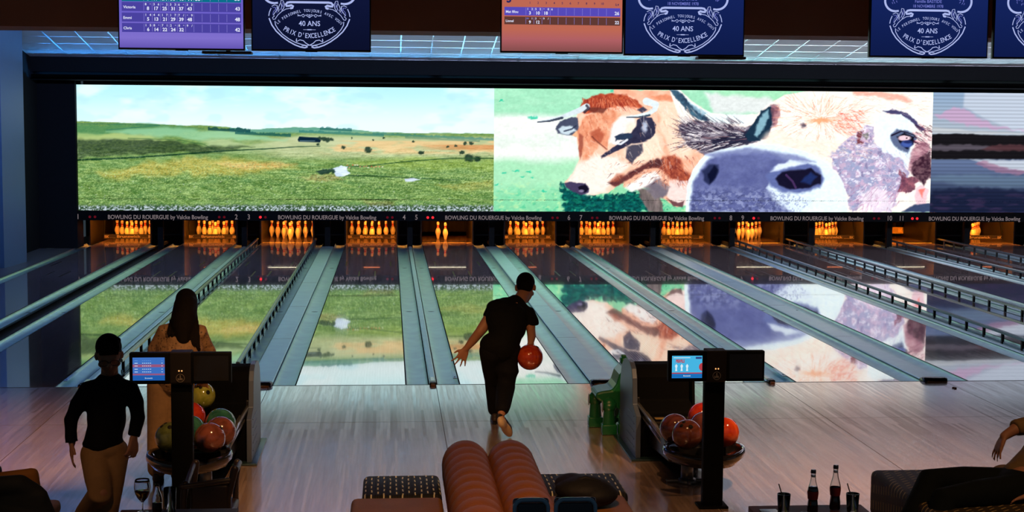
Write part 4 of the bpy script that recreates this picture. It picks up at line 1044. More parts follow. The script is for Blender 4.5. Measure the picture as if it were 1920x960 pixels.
TEAL = emit('score_band_teal', lin((12, 110, 140))); BRN_B = emit('score_band_brown', lin((96, 58, 52))); VIO_B = emit('score_band_violet', lin((86, 74, 185))); NAVY_D = emit('score_digit_navy', lin((60, 40, 90)))
BIGN = emit('score_big_numeral', lin((36, 36, 96)))
purple = grad_emit('score_screen_purple', lin((92, 78, 172)), lin((108, 96, 200)), 3.2, 3.5, (.35, lin((128, 112, 205))))
orange = grad_emit('score_screen_orange', lin((118, 72, 70)), lin((190, 104, 84)), 3.2, 3.42, (.6, lin((176, 96, 100))))
def fill_purple(m, x0, x1, zb):
    rows = [(707 - 40 + 150 - 4, 130 + 10, 4, '', [('71', '8'), ('54', '17'), ('7-', '24'), ('63', '33'), ('7-', '40'), ('4-', '44'), ('9-', '53')], '53'),
            (707 - 48, 125, 0 + 5, 'Victoria', [('8-', '8'), ('36', '17'), ('#2', '25'), ('33', '31'), ('6-', '37'), ('33', '43')], '43'),
            (707 - 196, 125, 5, 'Emmi', [('14', '5'), ('44', '13'), ('17', '21'), ('17', '29'), ('7/', '39'), ('-9', '48')], '48'),
            (707 - 340, 125, 5, 'Chris', [('15', '6'), ('8-', '14'), ('71', '22'), ('2-', '24'), ('8-', '32'), ('9/', '')], '42')]
    rows[0] = (707 - 40 + 145, 143, 4, '', rows[0][4], '53')
    sheet(None, x0, x1, zb, rows, m, True)
def fill_orange(m, x0, x1, zb):
    u = 1 / 7.68 / 207.0
    rows = [(755 - 105, 120, 4, 'Mat fifou', [('12', '3'), ('52', '10'), ('-8', '18'), ('6 ', '')], '26'),
            (755 - 240, 112, 5, 'Lionel', [('@1', '9'), ('3-', '12'), ('9/', '')], '22')]
    sheet(None, x0, x1, zb, rows, m, True)
    cw = (x1 - x0) * .0655; cx0 = x0 + (x1 - x0) * .205
    for i in range(10): m.text(str(i + 1), (cx0 + cw * (i + .5), TVY - .0024, zb + (755 - 58) * u), 30 * u, mi=3, bold=.02)
    m.text('5,4', (x1 - .06, TVY - .0024, zb + (755 - 70) * u), 30 * u, mi=3, bold=.02)
    m.text('5', (x0 + .075, TVY - .0024, zb + (755 - 40) * u), 100 * u, mi=6, bold=.04)
tv(-2.812, -1.708, 3.200, 'purple score monitor listing Victoria, Emmi and Chris', [purple, W_TXT, PUR_L, PUR_D, TEAL, PUR_B, BIGN], fill_purple)
tv(-1.650, -.592, 3.200, 'dark navy badge monitor beside the purple score monitor', [NAVY_A, B_TXT, B_TXT2], badge)
tv(.568, 1.684, 3.208, 'orange score monitor listing Mat fifou and Lionel', [orange, W_TXT, PUR_L, NAVY_D, VIO_B, BRN_B, BIGN], fill_orange)
tv(1.692, 2.800, 3.196, 'navy badge monitor directly beside the orange score monitor', [NAVY_B, B_TXT, B_TXT2], badge)
tv(3.968, 5.090, 3.204, 'navy badge monitor at right, left of the cut off one', [NAVY_B, B_TXT, B_TXT2], badge)
tv(5.140, 6.245, 3.204, 'navy badge monitor at the right edge, half cut off', [NAVY_B, B_TXT, B_TXT2], badge)
for x0, x1, lab in ((-2.085, -1.652, 'black box under the purple score monitor'), (2.381, 2.82, 'black box under the navy badge monitor at center right')):
    m = MB(); m.box(x0, x1, TVY + .0, TVY + .16, 3.172, 3.194, bev=.004); m.box((x0 + x1) / 2 - .02, (x0 + x1) / 2 + .02, TVY + .124, TVY + .16, 3.19, 4.62)
    tag(m.build('sensor_box', BLACK), lab, 'box', 'black boxes under the monitors')

# cove lights added to light the sloping ceiling from the bulkhead
for i in range(9):
    xa = -7.35 + i * 2.62; xb = xa + 2.6195
    t = i / 8
    c = [(.05, .34, 1.0), (.06, .38, 1.0), (.12, .48, 1.0), (.18, .58, 1.0), (.26, .72, .9), (.34, .75, .8), (.4, .65, .75), (.42, .6, .7), (.42, .58, .75)][i]
    e = empty('added_cove_light', ((xa + xb) / 2, 15.4, 3.4), None, 'cove light', 'added cove lights washing the ceiling')
    e['label'] = ['blue', 'blue', 'light blue', 'light blue', 'teal', 'teal', 'pale teal', 'pale teal', 'pale teal'][i] + ' added cove light trough on the dark bulkhead, number %s from the left' % ['one', 'two', 'three', 'four', 'five', 'six', 'seven', 'eight', 'nine'][i]
    m = MB(); m.prism([(15.26, 3.395), (15.498, 3.395), (15.498, 3.508), (15.38, 3.508), (15.38, 3.50), (15.49, 3.50), (15.49, 3.403), (15.268, 3.403), (15.268, 3.45), (15.26, 3.45)], 'x', xa, xb)  # lips shaped to cut the light off close to the bulkhead
    m.build('trough', mat('trough_matt_black', (.0015, .0015, .0015), 1.0, spec=.0), e)
    m = MB(); m.tube([(xa + .10, 15.42, 3.43), (xb - .10, 15.42, 3.43)], .012, 8); m.build('lamp_strip', emit('added_cove_strip_%s' % 'abcdefghi'[i], c, 80.0), e)

# unseen wash lights added behind the brown bulkhead to brighten ceiling and floor
for i in range(8):
    x = -5.6 + i * 3.0; c_ = [(.20, .36, 1.0), (.32, .46, 1.0), (.55, .66, 1.0), (.66, .74, 1.0), (.76, .76, 1.0), (.85, .78, .95), (.85, .76, .9), (.8, .74, .9)][i]
    e = empty('added_wash_light', (x, 7.6, 4.4), 'added long wash light, unseen above the brown bulkhead, number %s from the left' % ['one', 'two', 'three', 'four', 'five', 'six', 'seven', 'eight'][i], 'wash light', 'added wash lights behind the bulkhead')
    m = MB(); m.prism([(7.50, 4.30), (7.60, 4.28), (7.62, 4.31), (7.53, 4.33), (7.49, 4.45), (7.46, 4.44)], 'x', x - 1.25, x + 1.25); m.box(x - .02, x + .02, 7.44, 7.48, 4.40, 5.2); m.build('housing', BLACK, e)
    m = MB(); q_ = [(x - 1.24, 7.615, 4.325), (x + 1.24, 7.615, 4.325), (x + 1.24, 7.56, 4.45), (x - 1.24, 7.56, 4.45)]
    m.add(q_, [(0, 1, 2, 3)]); m.build('lamp_face', emit('added_wash_lamp_%s' % 'abcdefgh'[i], c_, 140.0), e)

# ================================================================== people
def remesh(name, mb, voxel, material, parent=None, smooth=3, shade=True):
    me = bpy.data.meshes.new(name); me.from_pydata(mb.v, [], mb.f); me.update()
    bm = bmesh.new(); bm.from_mesh(me); bmesh.ops.remove_doubles(bm, verts=bm.verts, dist=1e-6); bmesh.ops.recalc_face_normals(bm, faces=bm.faces); bm.to_mesh(me); bm.free()
    o = bpy.data.objects.new(name, me); COL.objects.link(o)
    r = o.modifiers.new('r', 'REMESH'); r.mode = 'VOXEL'; r.voxel_size = voxel; r.use_smooth_shade = True
    if smooth: s_ = o.modifiers.new('s', 'SMOOTH'); s_.iterations = smooth; s_.factor = .6
    dg = bpy.context.evaluated_depsgraph_get(); dg.update()
    m2 = bpy.data.meshes.new_from_object(o.evaluated_get(dg)); m2.name = name
    bpy.data.objects.remove(o); bpy.data.meshes.remove(me)
    m2.materials.clear(); m2.materials.append(material)
    for p in m2.polygons: p.use_smooth = True
    o = bpy.data.objects.new(name, m2); COL.objects.link(o)
    if parent is not None: o.parent = parent; o.matrix_parent_inverse = Matrix.Translation(parent.location).inverted()
    return o
def limb(m, pts, rs): m.tube(pts, rs, 18, ends='round')
def V(*a): return Vector(a)
def hand(m, wrist, d, nrm, side, size=1.0, curl=.35, spread=.12, thumb=.6):
    """palm, four bent fingers of different lengths and a thumb; d = direction of the fingers, nrm = back of the hand, side = +1/-1 thumb side"""
    w = V(*wrist); d = V(*d).normalized(); n = V(*nrm); n = (n - d * n.dot(d)).normalized(); s = d.cross(n).normalized() * side
    L = .085 * size
    for t in (-.5, -.17, .17, .5):
        a = w + s * (t * .035 * size); b = w + d * L + s * (t * .075 * size)
        m.tube([a, (a + b) / 2 + n * .002, b], [.0135 * size, .0145 * size, .0115 * size], 10, ends='round')
    for k, (t, ln) in enumerate(((.5, .068), (.17, .078), (-.17, .073), (-.5, .057))):
        p = w + d * L + s * (t * .075 * size); dd = (d + s * t * spread * 2).normalized(); P = [p - dd * .01]; q = p
        for j, fr in enumerate((.45, .32, .23)):
            a = curl * (j + .6); vv = (dd * math.cos(a) - n * math.sin(a)).normalized(); q = q + vv * ln * fr * size; P.append(q)
        m.tube(P, [.0095 * size, .0090 * size, .0082 * size, .0068 * size], 10, ends='round')
    a = w + d * .018 * size + s * .02 * size; b = a + (d * .55 + s * thumb - n * .25).normalized() * .042 * size; c = b + (d * .85 + s * thumb * .5 - n * .3).normalized() * .032 * size
    m.tube([a, b, c], [.013 * size, .0105 * size, .0082 * size], 10, ends='round')
def head(m, c, face, up, s=1.0, ears=True):
    """skull, jaw, nose, lips, brow and ears in one mass; c = centre of the skull"""
    c = V(*c); f = V(*face).normalized(); u = V(*up); u = (u - f * u.dot(f)).normalized(); r = f.cross(u).normalized()
    M = Matrix((r, f, u)).transposed()
    def P(a, b, cc): return c + M @ V(a * s, b * s, cc * s)
    m.ell(P(0, -.012, .022), (.074 * s, .092 * s, .088 * s), rot=M); m.ell(P(0, .024, -.035), (.058 * s, .066 * s, .078 * s), rot=M)
    m.ell(P(0, .060, -.088), (.030 * s, .028 * s, .024 * s), rot=M)
    m.tube([P(0, .086, .008), P(0, .104, -.022), P(0, .098, -.034)], [.008 * s, .014 * s, .011 * s], 10, ends='round')
    m.ell(P(0, .080, -.058), (.026 * s, .016 * s, .007 * s), rot=M); m.ell(P(0, .076, -.068), (.022 * s, .016 * s, .007 * s), rot=M)
    m.ell(P(0, .070, .014), (.052 * s, .022 * s, .012 * s), rot=M)
    for e in (-1, 1):
        m.ell(P(e * .030, .072, -.004), (.014 * s, .012 * s, .010 * s), rot=M); m.ell(P(e * .046, .052, -.032), (.022 * s, .022 * s, .022 * s), rot=M)
        if ears: m.ell(P(e * .077, -.008, -.012), (.010 * s, .018 * s, .031 * s), rot=M @ R3('Z', e * 22))
    return M, P
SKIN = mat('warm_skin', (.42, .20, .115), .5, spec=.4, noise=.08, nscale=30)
SKIN_D = mat('darker_skin_tone', (.36, .17, .10), .5, spec=.4, noise=.08, nscale=30)  # slightly darker skin for the girl and the boy
HAIR = mat('dark_brown_hair', (.0045, .003, .0025), .7, spec=.12, noise=.4, nscale=80, bump=.6, bscale=220)
TEE = mat('black_cotton', (.005, .0055, .0065), .85, spec=.15, noise=.2, nscale=40, bump=.25, bscale=25)
JEAN = mat('black_trousers_cloth', (.006, .0065, .009), .8, spec=.15, noise=.25, nscale=60, bump=.3, bscale=22)
SHOE = mat('shoe_leather_pale', (.62, .46, .28), .45, noise=.15)
SOLE = mat('dark_shoe_rubber', (.02, .018, .018), .5)

# ---- the bowler: bending forward at the foul line, seen from behind
B = empty('person', (.50, -2.25, 0), 'man in black t-shirt bending forward with an orange bowling ball at the foul line', 'person')
m = MB()
head(m, (.732, -1.945, 1.180), (.15, .78, -.55), (.06, .5, .85), 1.04)
limb(m, [(.715, -1.99, 1.135), (.665, -2.08, 1.07), (.63, -2.13, 1.03)], [.056, .060, .07])
limb(m, [(.605, -2.16, .99), (.575, -2.23, .90), (.535, -2.29, .78), (.50, -2.31, .72)], [.110, .108, .095, .09])
limb(m, [(.60, -2.14, 1.02), (.50, -2.13, 1.025), (.43, -2.14, .965), (.345, -2.19, .855), (.325, -2.2, .83)], [.06, .064, .056, .046, .042])
limb(m, [(.325, -2.2, .83), (.27, -2.17, .755), (.212, -2.15, .680)], [.042, .038, .025])
limb(m, [(.66, -2.14, .99), (.735, -2.15, .955), (.752, -2.19, .875), (.757, -2.2, .845)], [.06, .057, .045, .038])
limb(m, [(.757, -2.2, .845), (.758, -2.25, .80), (.744, -2.31, .745)], [.038, .037, .025])
limb(m, [(.445, -2.31, .70), (.452, -2.15, .50), (.462, -2.03, .40)], [.075, .068, .052]); limb(m, [(.462, -2.03, .40), (.472, -1.98, .28), (.480, -1.90, .09)], [.052, .048, .032])
limb(m, [(.545, -2.31, .70), (.548, -2.30, .50), (.532, -2.31, .385)], [.075, .068, .052]); limb(m, [(.532, -2.31, .385), (.508, -2.46, .29), (.484, -2.60, .215)], [.052, .048, .032])
limb(m, [(.482, -1.91, .045), (.488, -1.76, .03)], [.032, .026]); limb(m, [(.480, -2.66, .185), (.525, -2.56, .09), (.560, -2.48, .045)], [.028, .028, .024])
hand(m, (.212, -2.15, .680), (-.42, -.05, -.9), (.2, -1, .0), 1, 1.0, .18, .5, .9)
hand(m, (.744, -2.31, .745), (.0, -.12, -1), (-.1, 1, .1), 1, 1.0, .45, .2, .6)
remesh('body', m, .0075, SKIN, B, 3)
m = MB()   # t-shirt
limb(m, [(.61, -2.13, 1.015), (.60, -2.17, .98), (.575, -2.23, .90), (.53, -2.30, .79), (.505, -2.33, .735)], [.10, .132, .135, .135, .14])
m.ell((.56, -2.17, 1.00), (.185, .12, .095), rot=R3('Y', 16)); m.ell((.61, -2.13, 1.045), (.14, .10, .065), rot=R3('Y', 14)); m.ell((.545, -2.22, .93), (.175, .125, .13), rot=R3('Y', 14)); m.ell((.485, -2.33, .745), (.168, .135, .115)); m.ell((.55, -2.25, .88), (.165, .125, .14), rot=R3('Y', 12))
m.tube([(.60, -2.14, 1.02), (.49, -2.13, 1.03), (.43, -2.14, .975), (.405, -2.155, .935)], [.075, .078, .070, .062], 18)
m.tube([(.64, -2.14, .99), (.735, -2.15, .965), (.765, -2.17, .90), (.77, -2.175, .875)], [.08, .078, .066, .060], 18)
m.tube([(.62, -2.12, 1.04), (.668, -2.085, 1.085)], [.095, .070], 18)
remesh('t_shirt', m, .010, TEE, B, 4)
m = MB()   # trousers
m.ell((.495, -2.32, .70), (.165, .13, .10))
limb(m, [(.425, -2.32, .69), (.445, -2.17, .51), (.456, -2.04, .40), (.465, -1.99, .28), (.474, -1.93, .16), (.476, -1.92, .12)], [.112, .095, .078, .072, .064, .060])
limb(m, [(.560, -2.32, .69), (.555, -2.31, .52), (.540, -2.32, .39), (.518, -2.43, .32), (.500, -2.53, .265), (.495, -2.56, .25)], [.108, .098, .080, .072, .064, .058])
remesh('trousers', m, .010, JEAN, B, 4)
def shoe(parent, heel, toe, r=.038, mat_u=SHOE, mat_s=SOLE, up=(0, 0, 1), name='shoe'):
    h = V(*heel); t = V(*toe); d = (t - h).normalized(); u = V(*up); u = (u - d * u.dot(d)).normalized(); s = d.cross(u)
    L = (t - h).length; M = Matrix((s, d, u)).transposed(); m = MB()
    m.ell(h + d * L * .22 + u * .030, (r * .92, L * .26, .034), rot=M); m.ell(h + d * L * .62 + u * .020, (r * 1.05, L * .38, .027), rot=M); m.ell(h + d * L * .15 + u * .055, (r * .78, L * .17, .032), rot=M)
    o = remesh(name, m, .006, mat_u, parent, 2)
    q = MB(); pts = []
    for i in range(24):
        a = 2 * PI * i / 24; w = r * (1.12 if math.cos(a) > 0 else .95); pts.append((w * math.sin(a), L * .5 + L * .53 * math.cos(a)))
    vs = [h + s * a + d * b + u * z for z in (-.012, .008) for a, b in pts]; n = 24
    q.add(vs, [(i, (i + 1) % n, n + (i + 1) % n, n + i) for i in range(n)] + [tuple(range(n - 1, -1, -1)), tuple(range(n, 2 * n))], 0)
    q.build('shoe_sole', mat_s, o, fix=True).matrix_parent_inverse = Matrix.Identity(4)
    return o
shoe(B, (.474, -1.99, .014), (.492, -1.72, .014), mat_u=mat('dark_shoe_upper', (.05, .035, .03), .5))
shoe(B, (.462, -2.665, .215), (.566, -2.50, .020), up=(-.35, -.75, .5), mat_u=SHOE)
m = MB()
M_, P_ = head(MB(), (.732, -1.945, 1.180), (.15, .78, -.55), (.06, .5, .85), 1.04)
m.ell(P_(0, -.020, .034), (.081, .094, .088), rot=M_); m.ell(P_(0, -.048, -.010), (.072, .062, .066), rot=M_)
remesh('hair', m, .008, HAIR, B, 2)

BALLM = {}
def ball_mat(name, c1, c2, sc=6):
    m = bpy.data.materials.new(name); m.use_nodes = True; nt = m.node_tree; b = nt.nodes['Principled BSDF']; L = nt.links.new
    tc = nt.nodes.new('ShaderNodeTexCoord'); n = nt.nodes.new('ShaderNodeTexNoise'); n.inputs['Scale'].default_value = sc; n.inputs['Detail'].default_value = 5; n.inputs['Distortion'].default_value = 2.5
    L(tc.outputs['Object'], n.inputs['Vector']); cr = nt.nodes.new('ShaderNodeValToRGB'); L(n.outputs['Fac'], cr.inputs[0])
    cr.color_ramp.elements[0].position = .38; cr.color_ramp.elements[0].color = (*c1, 1); cr.color_ramp.elements[1].position = .62; cr.color_ramp.elements[1].color = (*c2, 1)
    L(cr.outputs[0], b.inputs['Base Color']); b.inputs['Roughness'].default_value = .12; b.inputs['Coat Weight'].default_value = .8; b.inputs['Coat Roughness'].default_value = .03
    return m
HOLE = mat('finger_hole_dark', (.004, .004, .004), .8)
def ball(c, material, label, hdir=(0, -.3, 1), group=None, r=.108):
    e = empty('bowling_ball', c, label, 'bowling ball', group)
    m = MB(); m.ell(c, (r, r, r), n=40, rings=24); m.build('ball_shell', material, e)
    d = V(*hdir).normalized(); a = d.orthogonal().normalized(); b = d.cross(a)
    for u, v, rr in ((-.018, .014, .0135), (.018, .014, .0135), (0, -.055, .016)):
        p = (d * r + a * u + b * v).normalized(); q = MB(); cc = V(*c) + p * (r - .0004)
        q.tube([cc, cc + p * .0012], [rr, rr], 14); q.build('finger_hole', HOLE, e)
    return e
OR_ = ball_mat('ball_orange', (.42, .035, .012), (.62, .09, .02)); MAR = ball_mat('ball_maroon', (.12, .036, .026), (.22, .068, .045)); DGR = ball_mat('ball_dark_green', (.015, .08, .06), (.04, .16, .11))
OLI = ball_mat('ball_olive', (.22, .26, .03), (.36, .38, .07)); DMA = ball_mat('ball_dark_maroon', (.07, .022, .025), (.16, .05, .045)); RED = ball_mat('ball_red', (.35, .02, .012), (.5, .05, .02)); GRN2 = ball_mat('ball_moss', (.07, .09, .03), (.13, .16, .05))
ball((.737, -2.345, .640), OR_, 'orange bowling ball hanging from the right hand of the bending man', (.3, .2, 1))

# ---- girl at the left ball return, from behind
G = empty('person', (-2.0, -3.9, 0), 'long-haired girl in a tan patterned blouse reaching for a ball, seen from behind', 'person')
BL = bpy.data.materials.new('blouse_print_cloth'); BL.use_nodes = True
_n = BL.node_tree; _b = _n.nodes['Principled BSDF']; _tc = _n.nodes.new('ShaderNodeTexCoord'); _v = _n.nodes.new('ShaderNodeTexVoronoi'); _v.inputs['Scale'].default_value = 46
_n.links.new(_tc.outputs['Object'], _v.inputs['Vector']); _c = _n.nodes.new('ShaderNodeValToRGB'); _n.links.new(_v.outputs['Distance'], _c.inputs[0])
_c.color_ramp.elements[0].position = .18; _c.color_ramp.elements[0].color = (.05, .025, .01, 1); _c.color_ramp.elements[1].position = .34; _c.color_ramp.elements[1].color = (.23, .13, .06, 1)
_n.links.new(_c.outputs[0], _b.inputs['Base Color']); _b.inputs['Roughness'].default_value = .7
_nb = _n.nodes.new('ShaderNodeTexNoise'); _nb.inputs['Scale'].default_value = 13; _n.links.new(_tc.outputs['Object'], _nb.inputs['Vector']); _bp = _n.nodes.new('ShaderNodeBump'); _bp.inputs['Strength'].default_value = .9; _bp.inputs['Distance'].default_value = .03
_n.links.new(_nb.outputs['Fac'], _bp.inputs['Height']); _n.links.new(_bp.outputs[0], _b.inputs['Normal'])
m = MB()
head(m, (-1.893, -3.665, 1.245), (.15, .9, -.45), (0, .35, .94), .93)
limb(m, [(-1.90, -3.70, 1.19), (-1.915, -3.75, 1.11)], [.05, .055])
limb(m, [(-1.915, -3.78, 1.04), (-1.925, -3.83, .92), (-1.94, -3.89, .80), (-1.965, -3.93, .74)], [.09, .09, .085, .085])
limb(m, [(-1.93, -3.77, 1.07), (-2.03, -3.78, 1.05), (-2.09, -3.76, .93), (-2.08, -3.68, .80)], [.05, .052, .042, .034]); limb(m, [(-2.08, -3.68, .80), (-2.02, -3.58, .70)], [.034, .024])
limb(m, [(-1.90, -3.77, 1.07), (-1.80, -3.76, 1.045), (-1.755, -3.68, .90)], [.05, .052, .038]); limb(m, [(-1.755, -3.68, .90), (-1.785, -3.56, .76), (-1.80, -3.51, .69)], [.036, .032, .023])
limb(m, [(-2.03, -3.93, .72), (-2.065, -3.94, .40)], [.072, .052]); limb(m, [(-2.065, -3.94, .40), (-2.075, -3.95, .24), (-2.078, -3.96, .08)], [.052, .046, .032])
limb(m, [(-1.92, -3.92, .72), (-1.95, -3.90, .40)], [.072, .052]); limb(m, [(-1.95, -3.90, .40), (-1.958, -3.88, .24), (-1.962, -3.87, .08)], [.052, .046, .032])
hand(m, (-1.80, -3.51, .69), (-.15, .55, -.75), (.1, .6, .9), -1, .92, .35, .35, .8); hand(m, (-2.02, -3.58, .70), (.5, .55, -.6), (-.3, .4, .9), 1, .92, .35, .3, .7)
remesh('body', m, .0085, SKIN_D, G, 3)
m = MB()
limb(m, [(-1.915, -3.77, 1.06), (-1.92, -3.81, .97), (-1.93, -3.86, .86), (-1.955, -3.92, .76)], [.115, .135, .14, .15]); m.ell((-1.92, -3.79, 1.02), (.155, .11, .09)); m.ell((-1.93, -3.86, .86), (.18, .14, .12)); m.ell((-1.925, -3.82, .94), (.168, .13, .12))
m.tube([(-1.93, -3.77, 1.07), (-2.03, -3.78, 1.055), (-2.10, -3.76, .93), (-2.09, -3.69, .82)], [.07, .075, .068, .055], 16)
m.tube([(-1.90, -3.77, 1.07), (-1.80, -3.76, 1.05), (-1.748, -3.68, .90), (-1.775, -3.59, .80)], [.07, .075, .066, .050], 16)
m.tube([(-1.915, -3.76, 1.09), (-1.912, -3.745, 1.125)], [.09, .062], 16)
remesh('blouse', m, .010, BL, G, 3)
KHAKI = mat('khaki_cloth', (.24, .14, .065), .8, noise=.2, nscale=40, bump=.3, bscale=14)
m = MB(); m.ell((-1.975, -3.925, .72), (.15, .12, .10))
limb(m, [(-2.04, -3.93, .70), (-2.068, -3.94, .40), (-2.075, -3.95, .20), (-2.075, -3.955, .11)], [.105, .078, .072, .070]); limb(m, [(-1.915, -3.92, .70), (-1.948, -3.90, .40), (-1.958, -3.88, .20), (-1.96, -3.875, .11)], [.105, .078, .072, .070])
remesh('trousers', m, .010, KHAKI, G, 3)
shoe(G, (-2.078, -4.02, .014), (-2.078, -3.80, .014), .034, mat_u=mat('brown_shoe', (.05, .03, .022), .5)); shoe(G, (-1.962, -3.93, .014), (-1.95, -3.71, .014), .034, mat_u=mat('brown_shoe', (.05, .03, .022), .5))
M_, P_ = head(MB(), (-1.893, -3.665, 1.245), (.15, .9, -.45), (0, .35, .94), .93)
m = MB(); m.ell(P_(0, -.022, .030), (.078, .096, .088), rot=M_)
m.tube([(-1.892, -3.73, 1.25), (-1.897, -3.81, 1.17), (-1.90, -3.855, 1.09), (-1.895, -3.895, 1.02)], [.086, .090, .078, .05], 18, ends='round')
for dx, r_, zz in ((-.06, .03, 1.06), (-.03, .03, 1.0), (.0, .03, .98), (.03, .03, .985), (.06, .026, .99), (.085, .016, .97), (.10, .008, .96), (.093, .006, .93), (-.085, .02, 1.07)):
    m.tube([(-1.895 + dx * .8, -3.76, 1.20), (-1.895 + dx * 1.05, -3.84, 1.11), (-1.893 + dx * 1.2, -3.90, zz), (-1.89 + dx * 1.2, -3.905, zz - .03)], [r_, r_, r_ * .6, r_ * .2], 10, ends='round')
remesh('hair', m, .0075, HAIR, G, 1)
ball((-1.825, -3.40, .530), OLI, 'olive green bowling ball under the hand of the long-haired girl', (.2, -.6, .7), None, .10)

# ---- boy walking towards the seats, left
K = empty('person', (-2.04, -6.1, 0), 'boy in a dark sweater, glasses and khaki trousers walking towards the seats', 'person')
m = MB()
KF = (.18, -.92, -.38); KU = (.03, -.38, .92)
M_, P_ = head(m, (-2.003, -6.105, 1.262), KF, KU, .92)
limb(m, [(-2.005, -6.08, 1.20), (-2.008, -6.07, 1.12)], [.046, .05])
limb(m, [(-2.01, -6.07, 1.04), (-2.02, -6.07, .93), (-2.035, -6.08, .80), (-2.04, -6.08, .72)], [.075, .075, .078, .085])
limb(m, [(-2.03, -6.07, 1.065), (-2.12, -6.08, 1.05), (-2.182, -6.09, .97), (-2.220, -6.10, .89)], [.044, .046, .038, .030]); limb(m, [(-2.220, -6.10, .89), (-2.209, -6.14, .765)], [.030, .020])
limb(m, [(-1.99, -6.07, 1.065), (-1.90, -6.08, 1.05), (-1.862, -6.09, .98), (-1.850, -6.10, .90)], [.044, .046, .038, .030]); limb(m, [(-1.850, -6.10, .90), (-1.862, -6.17, .80)], [.030, .020])
limb(m, [(-2.085, -6.08, .70), (-2.05, -6.20, .56), (-2.035, -6.23, .50)], [.070, .054, .046]); limb(m, [(-2.035, -6.23, .50), (-2.12, -6.08, .39), (-2.20, -5.94, .285)], [.046, .042, .03])
limb(m, [(-1.985, -6.08, .70), (-2.00, -6.12, .52), (-2.01, -6.14, .43)], [.070, .054, .046]); limb(m, [(-2.01, -6.14, .43), (-2.05, -6.10, .25), (-2.09, -6.07, .08)], [.046, .042, .03])
hand(m, (-2.209, -6.14, .765), (.02, -.25, -1), (-1, -.2, .1), -1, .88, .25, .2, .6); hand(m, (-1.862, -6.17, .80), (-.05, -.35, -1), (.8, -.6, 0), -1, .88, .75, .15, .6)
limb(m, [(-2.21, -5.92, .26), (-2.215, -5.96, .18)], [.028, .024]); limb(m, [(-2.09, -6.08, .05), (-2.08, -6.20, .035)], [.028, .026])
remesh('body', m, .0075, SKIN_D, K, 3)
m = MB()
limb(m, [(-2.008, -6.07, 1.075), (-2.015, -6.07, .98), (-2.030, -6.075, .86), (-2.050, -6.08, .76)], [.09, .098, .100, .105]); m.ell((-2.012, -6.075, 1.045), (.125, .085, .07)); m.ell((-2.048, -6.08, .75), (.118, .10, .05)); m.ell((-2.028, -6.075, .9), (.110, .095, .16))
m.tube([(-2.04, -6.07, 1.075), (-2.125, -6.08, 1.055), (-2.185, -6.09, .97), (-2.222, -6.10, .89), (-2.214, -6.14, .80), (-2.210, -6.143, .772)], [.055, .058, .048, .041, .036, .038], 16)
m.tube([(-1.98, -6.07, 1.075), (-1.893, -6.08, 1.055), (-1.860, -6.09, .98), (-1.848, -6.10, .90), (-1.858, -6.16, .83), (-1.862, -6.168, .808)], [.055, .058, .048, .042, .036, .038], 16)
m.tube([(-2.007, -6.07, 1.10), (-2.006, -6.075, 1.135)], [.080, .056], 16)
remesh('sweater', m, .0095, TEE, K, 3)
KH2 = mat('khaki_trouser_cloth', (.30, .17, .07), .8, noise=.15, nscale=40, bump=.35, bscale=12)
m = MB(); m.ell((-2.035, -6.08, .72), (.125, .10, .07))
limb(m, [(-2.09, -6.09, .69), (-2.055, -6.20, .56), (-2.042, -6.23, .50), (-2.11, -6.10, .41), (-2.18, -5.98, .32)], [.086, .074, .068, .062, .056])
limb(m, [(-1.985, -6.08, .69), (-1.998, -6.12, .53), (-2.01, -6.14, .43), (-2.045, -6.105, .26), (-2.085, -6.075, .13)], [.082, .070, .064, .060, .056])
remesh('trousers', m, .0095, KH2, K, 3)
shoe(K, (-2.235, -5.865, .255), (-2.225, -5.98, .10), .032, mat_u=mat('brown_shoe', (.05, .03, .022), .5), up=(.0, -.6, -.3)); shoe(K, (-2.09, -6.00, .014), (-2.07, -6.22, .014), .032, mat_u=mat('brown_shoe', (.05, .03, .022), .5))
m = MB(); m.ell(P_(0, -.024, .040), (.0735, .086, .078), rot=M_); m.ell(P_(0, -.05, .0), (.066, .055, .07), rot=M_); m.ell(P_(-.01, .030, .080), (.056, .045, .030), rot=M_)
for a_, b_, c_, r_ in ((-.045, -.02, .085, .030), (-.01, -.03, .098, .030), (.03, -.02, .090, .030), (.048, .02, .075, .022), (-.04, .025, .078, .022), (.0, -.07, .06, .030)): m.ell(P_(a_, b_, c_), (r_, r_, r_ * .7), rot=M_)
for a_ in range(11): m.tube([P_(-.05 + .01 * a_, .02, .10), P_(-.055 + .011 * a_, .066, .072), P_(-.052 + .0105 * a_, .082, .045)], [.016, .012, .004], 8, ends='round')
remesh('hair', m, .007, HAIR, K, 1)
m = MB()
for e_ in (-1, 1):
    c_ = P_(e_ * .032, .098, -.002); pts = [c_ + M_ @ V(.024 * math.cos(t), 0, .018 * math.sin(t)) for t in [2 * PI * i / 20 for i in range(21)]]
    m.tube(pts, .0018, 6); m.tube([P_(e_ * .056, .096, .004), P_(e_ * .074, .0, .0)], .0018, 6)
m.tube([P_(-.010, .102, .003), P_(.010, .102, .003)], .0018, 6)
m.build('glasses', mat('black_plastic_frame', (.01, .01, .01), .25), K)

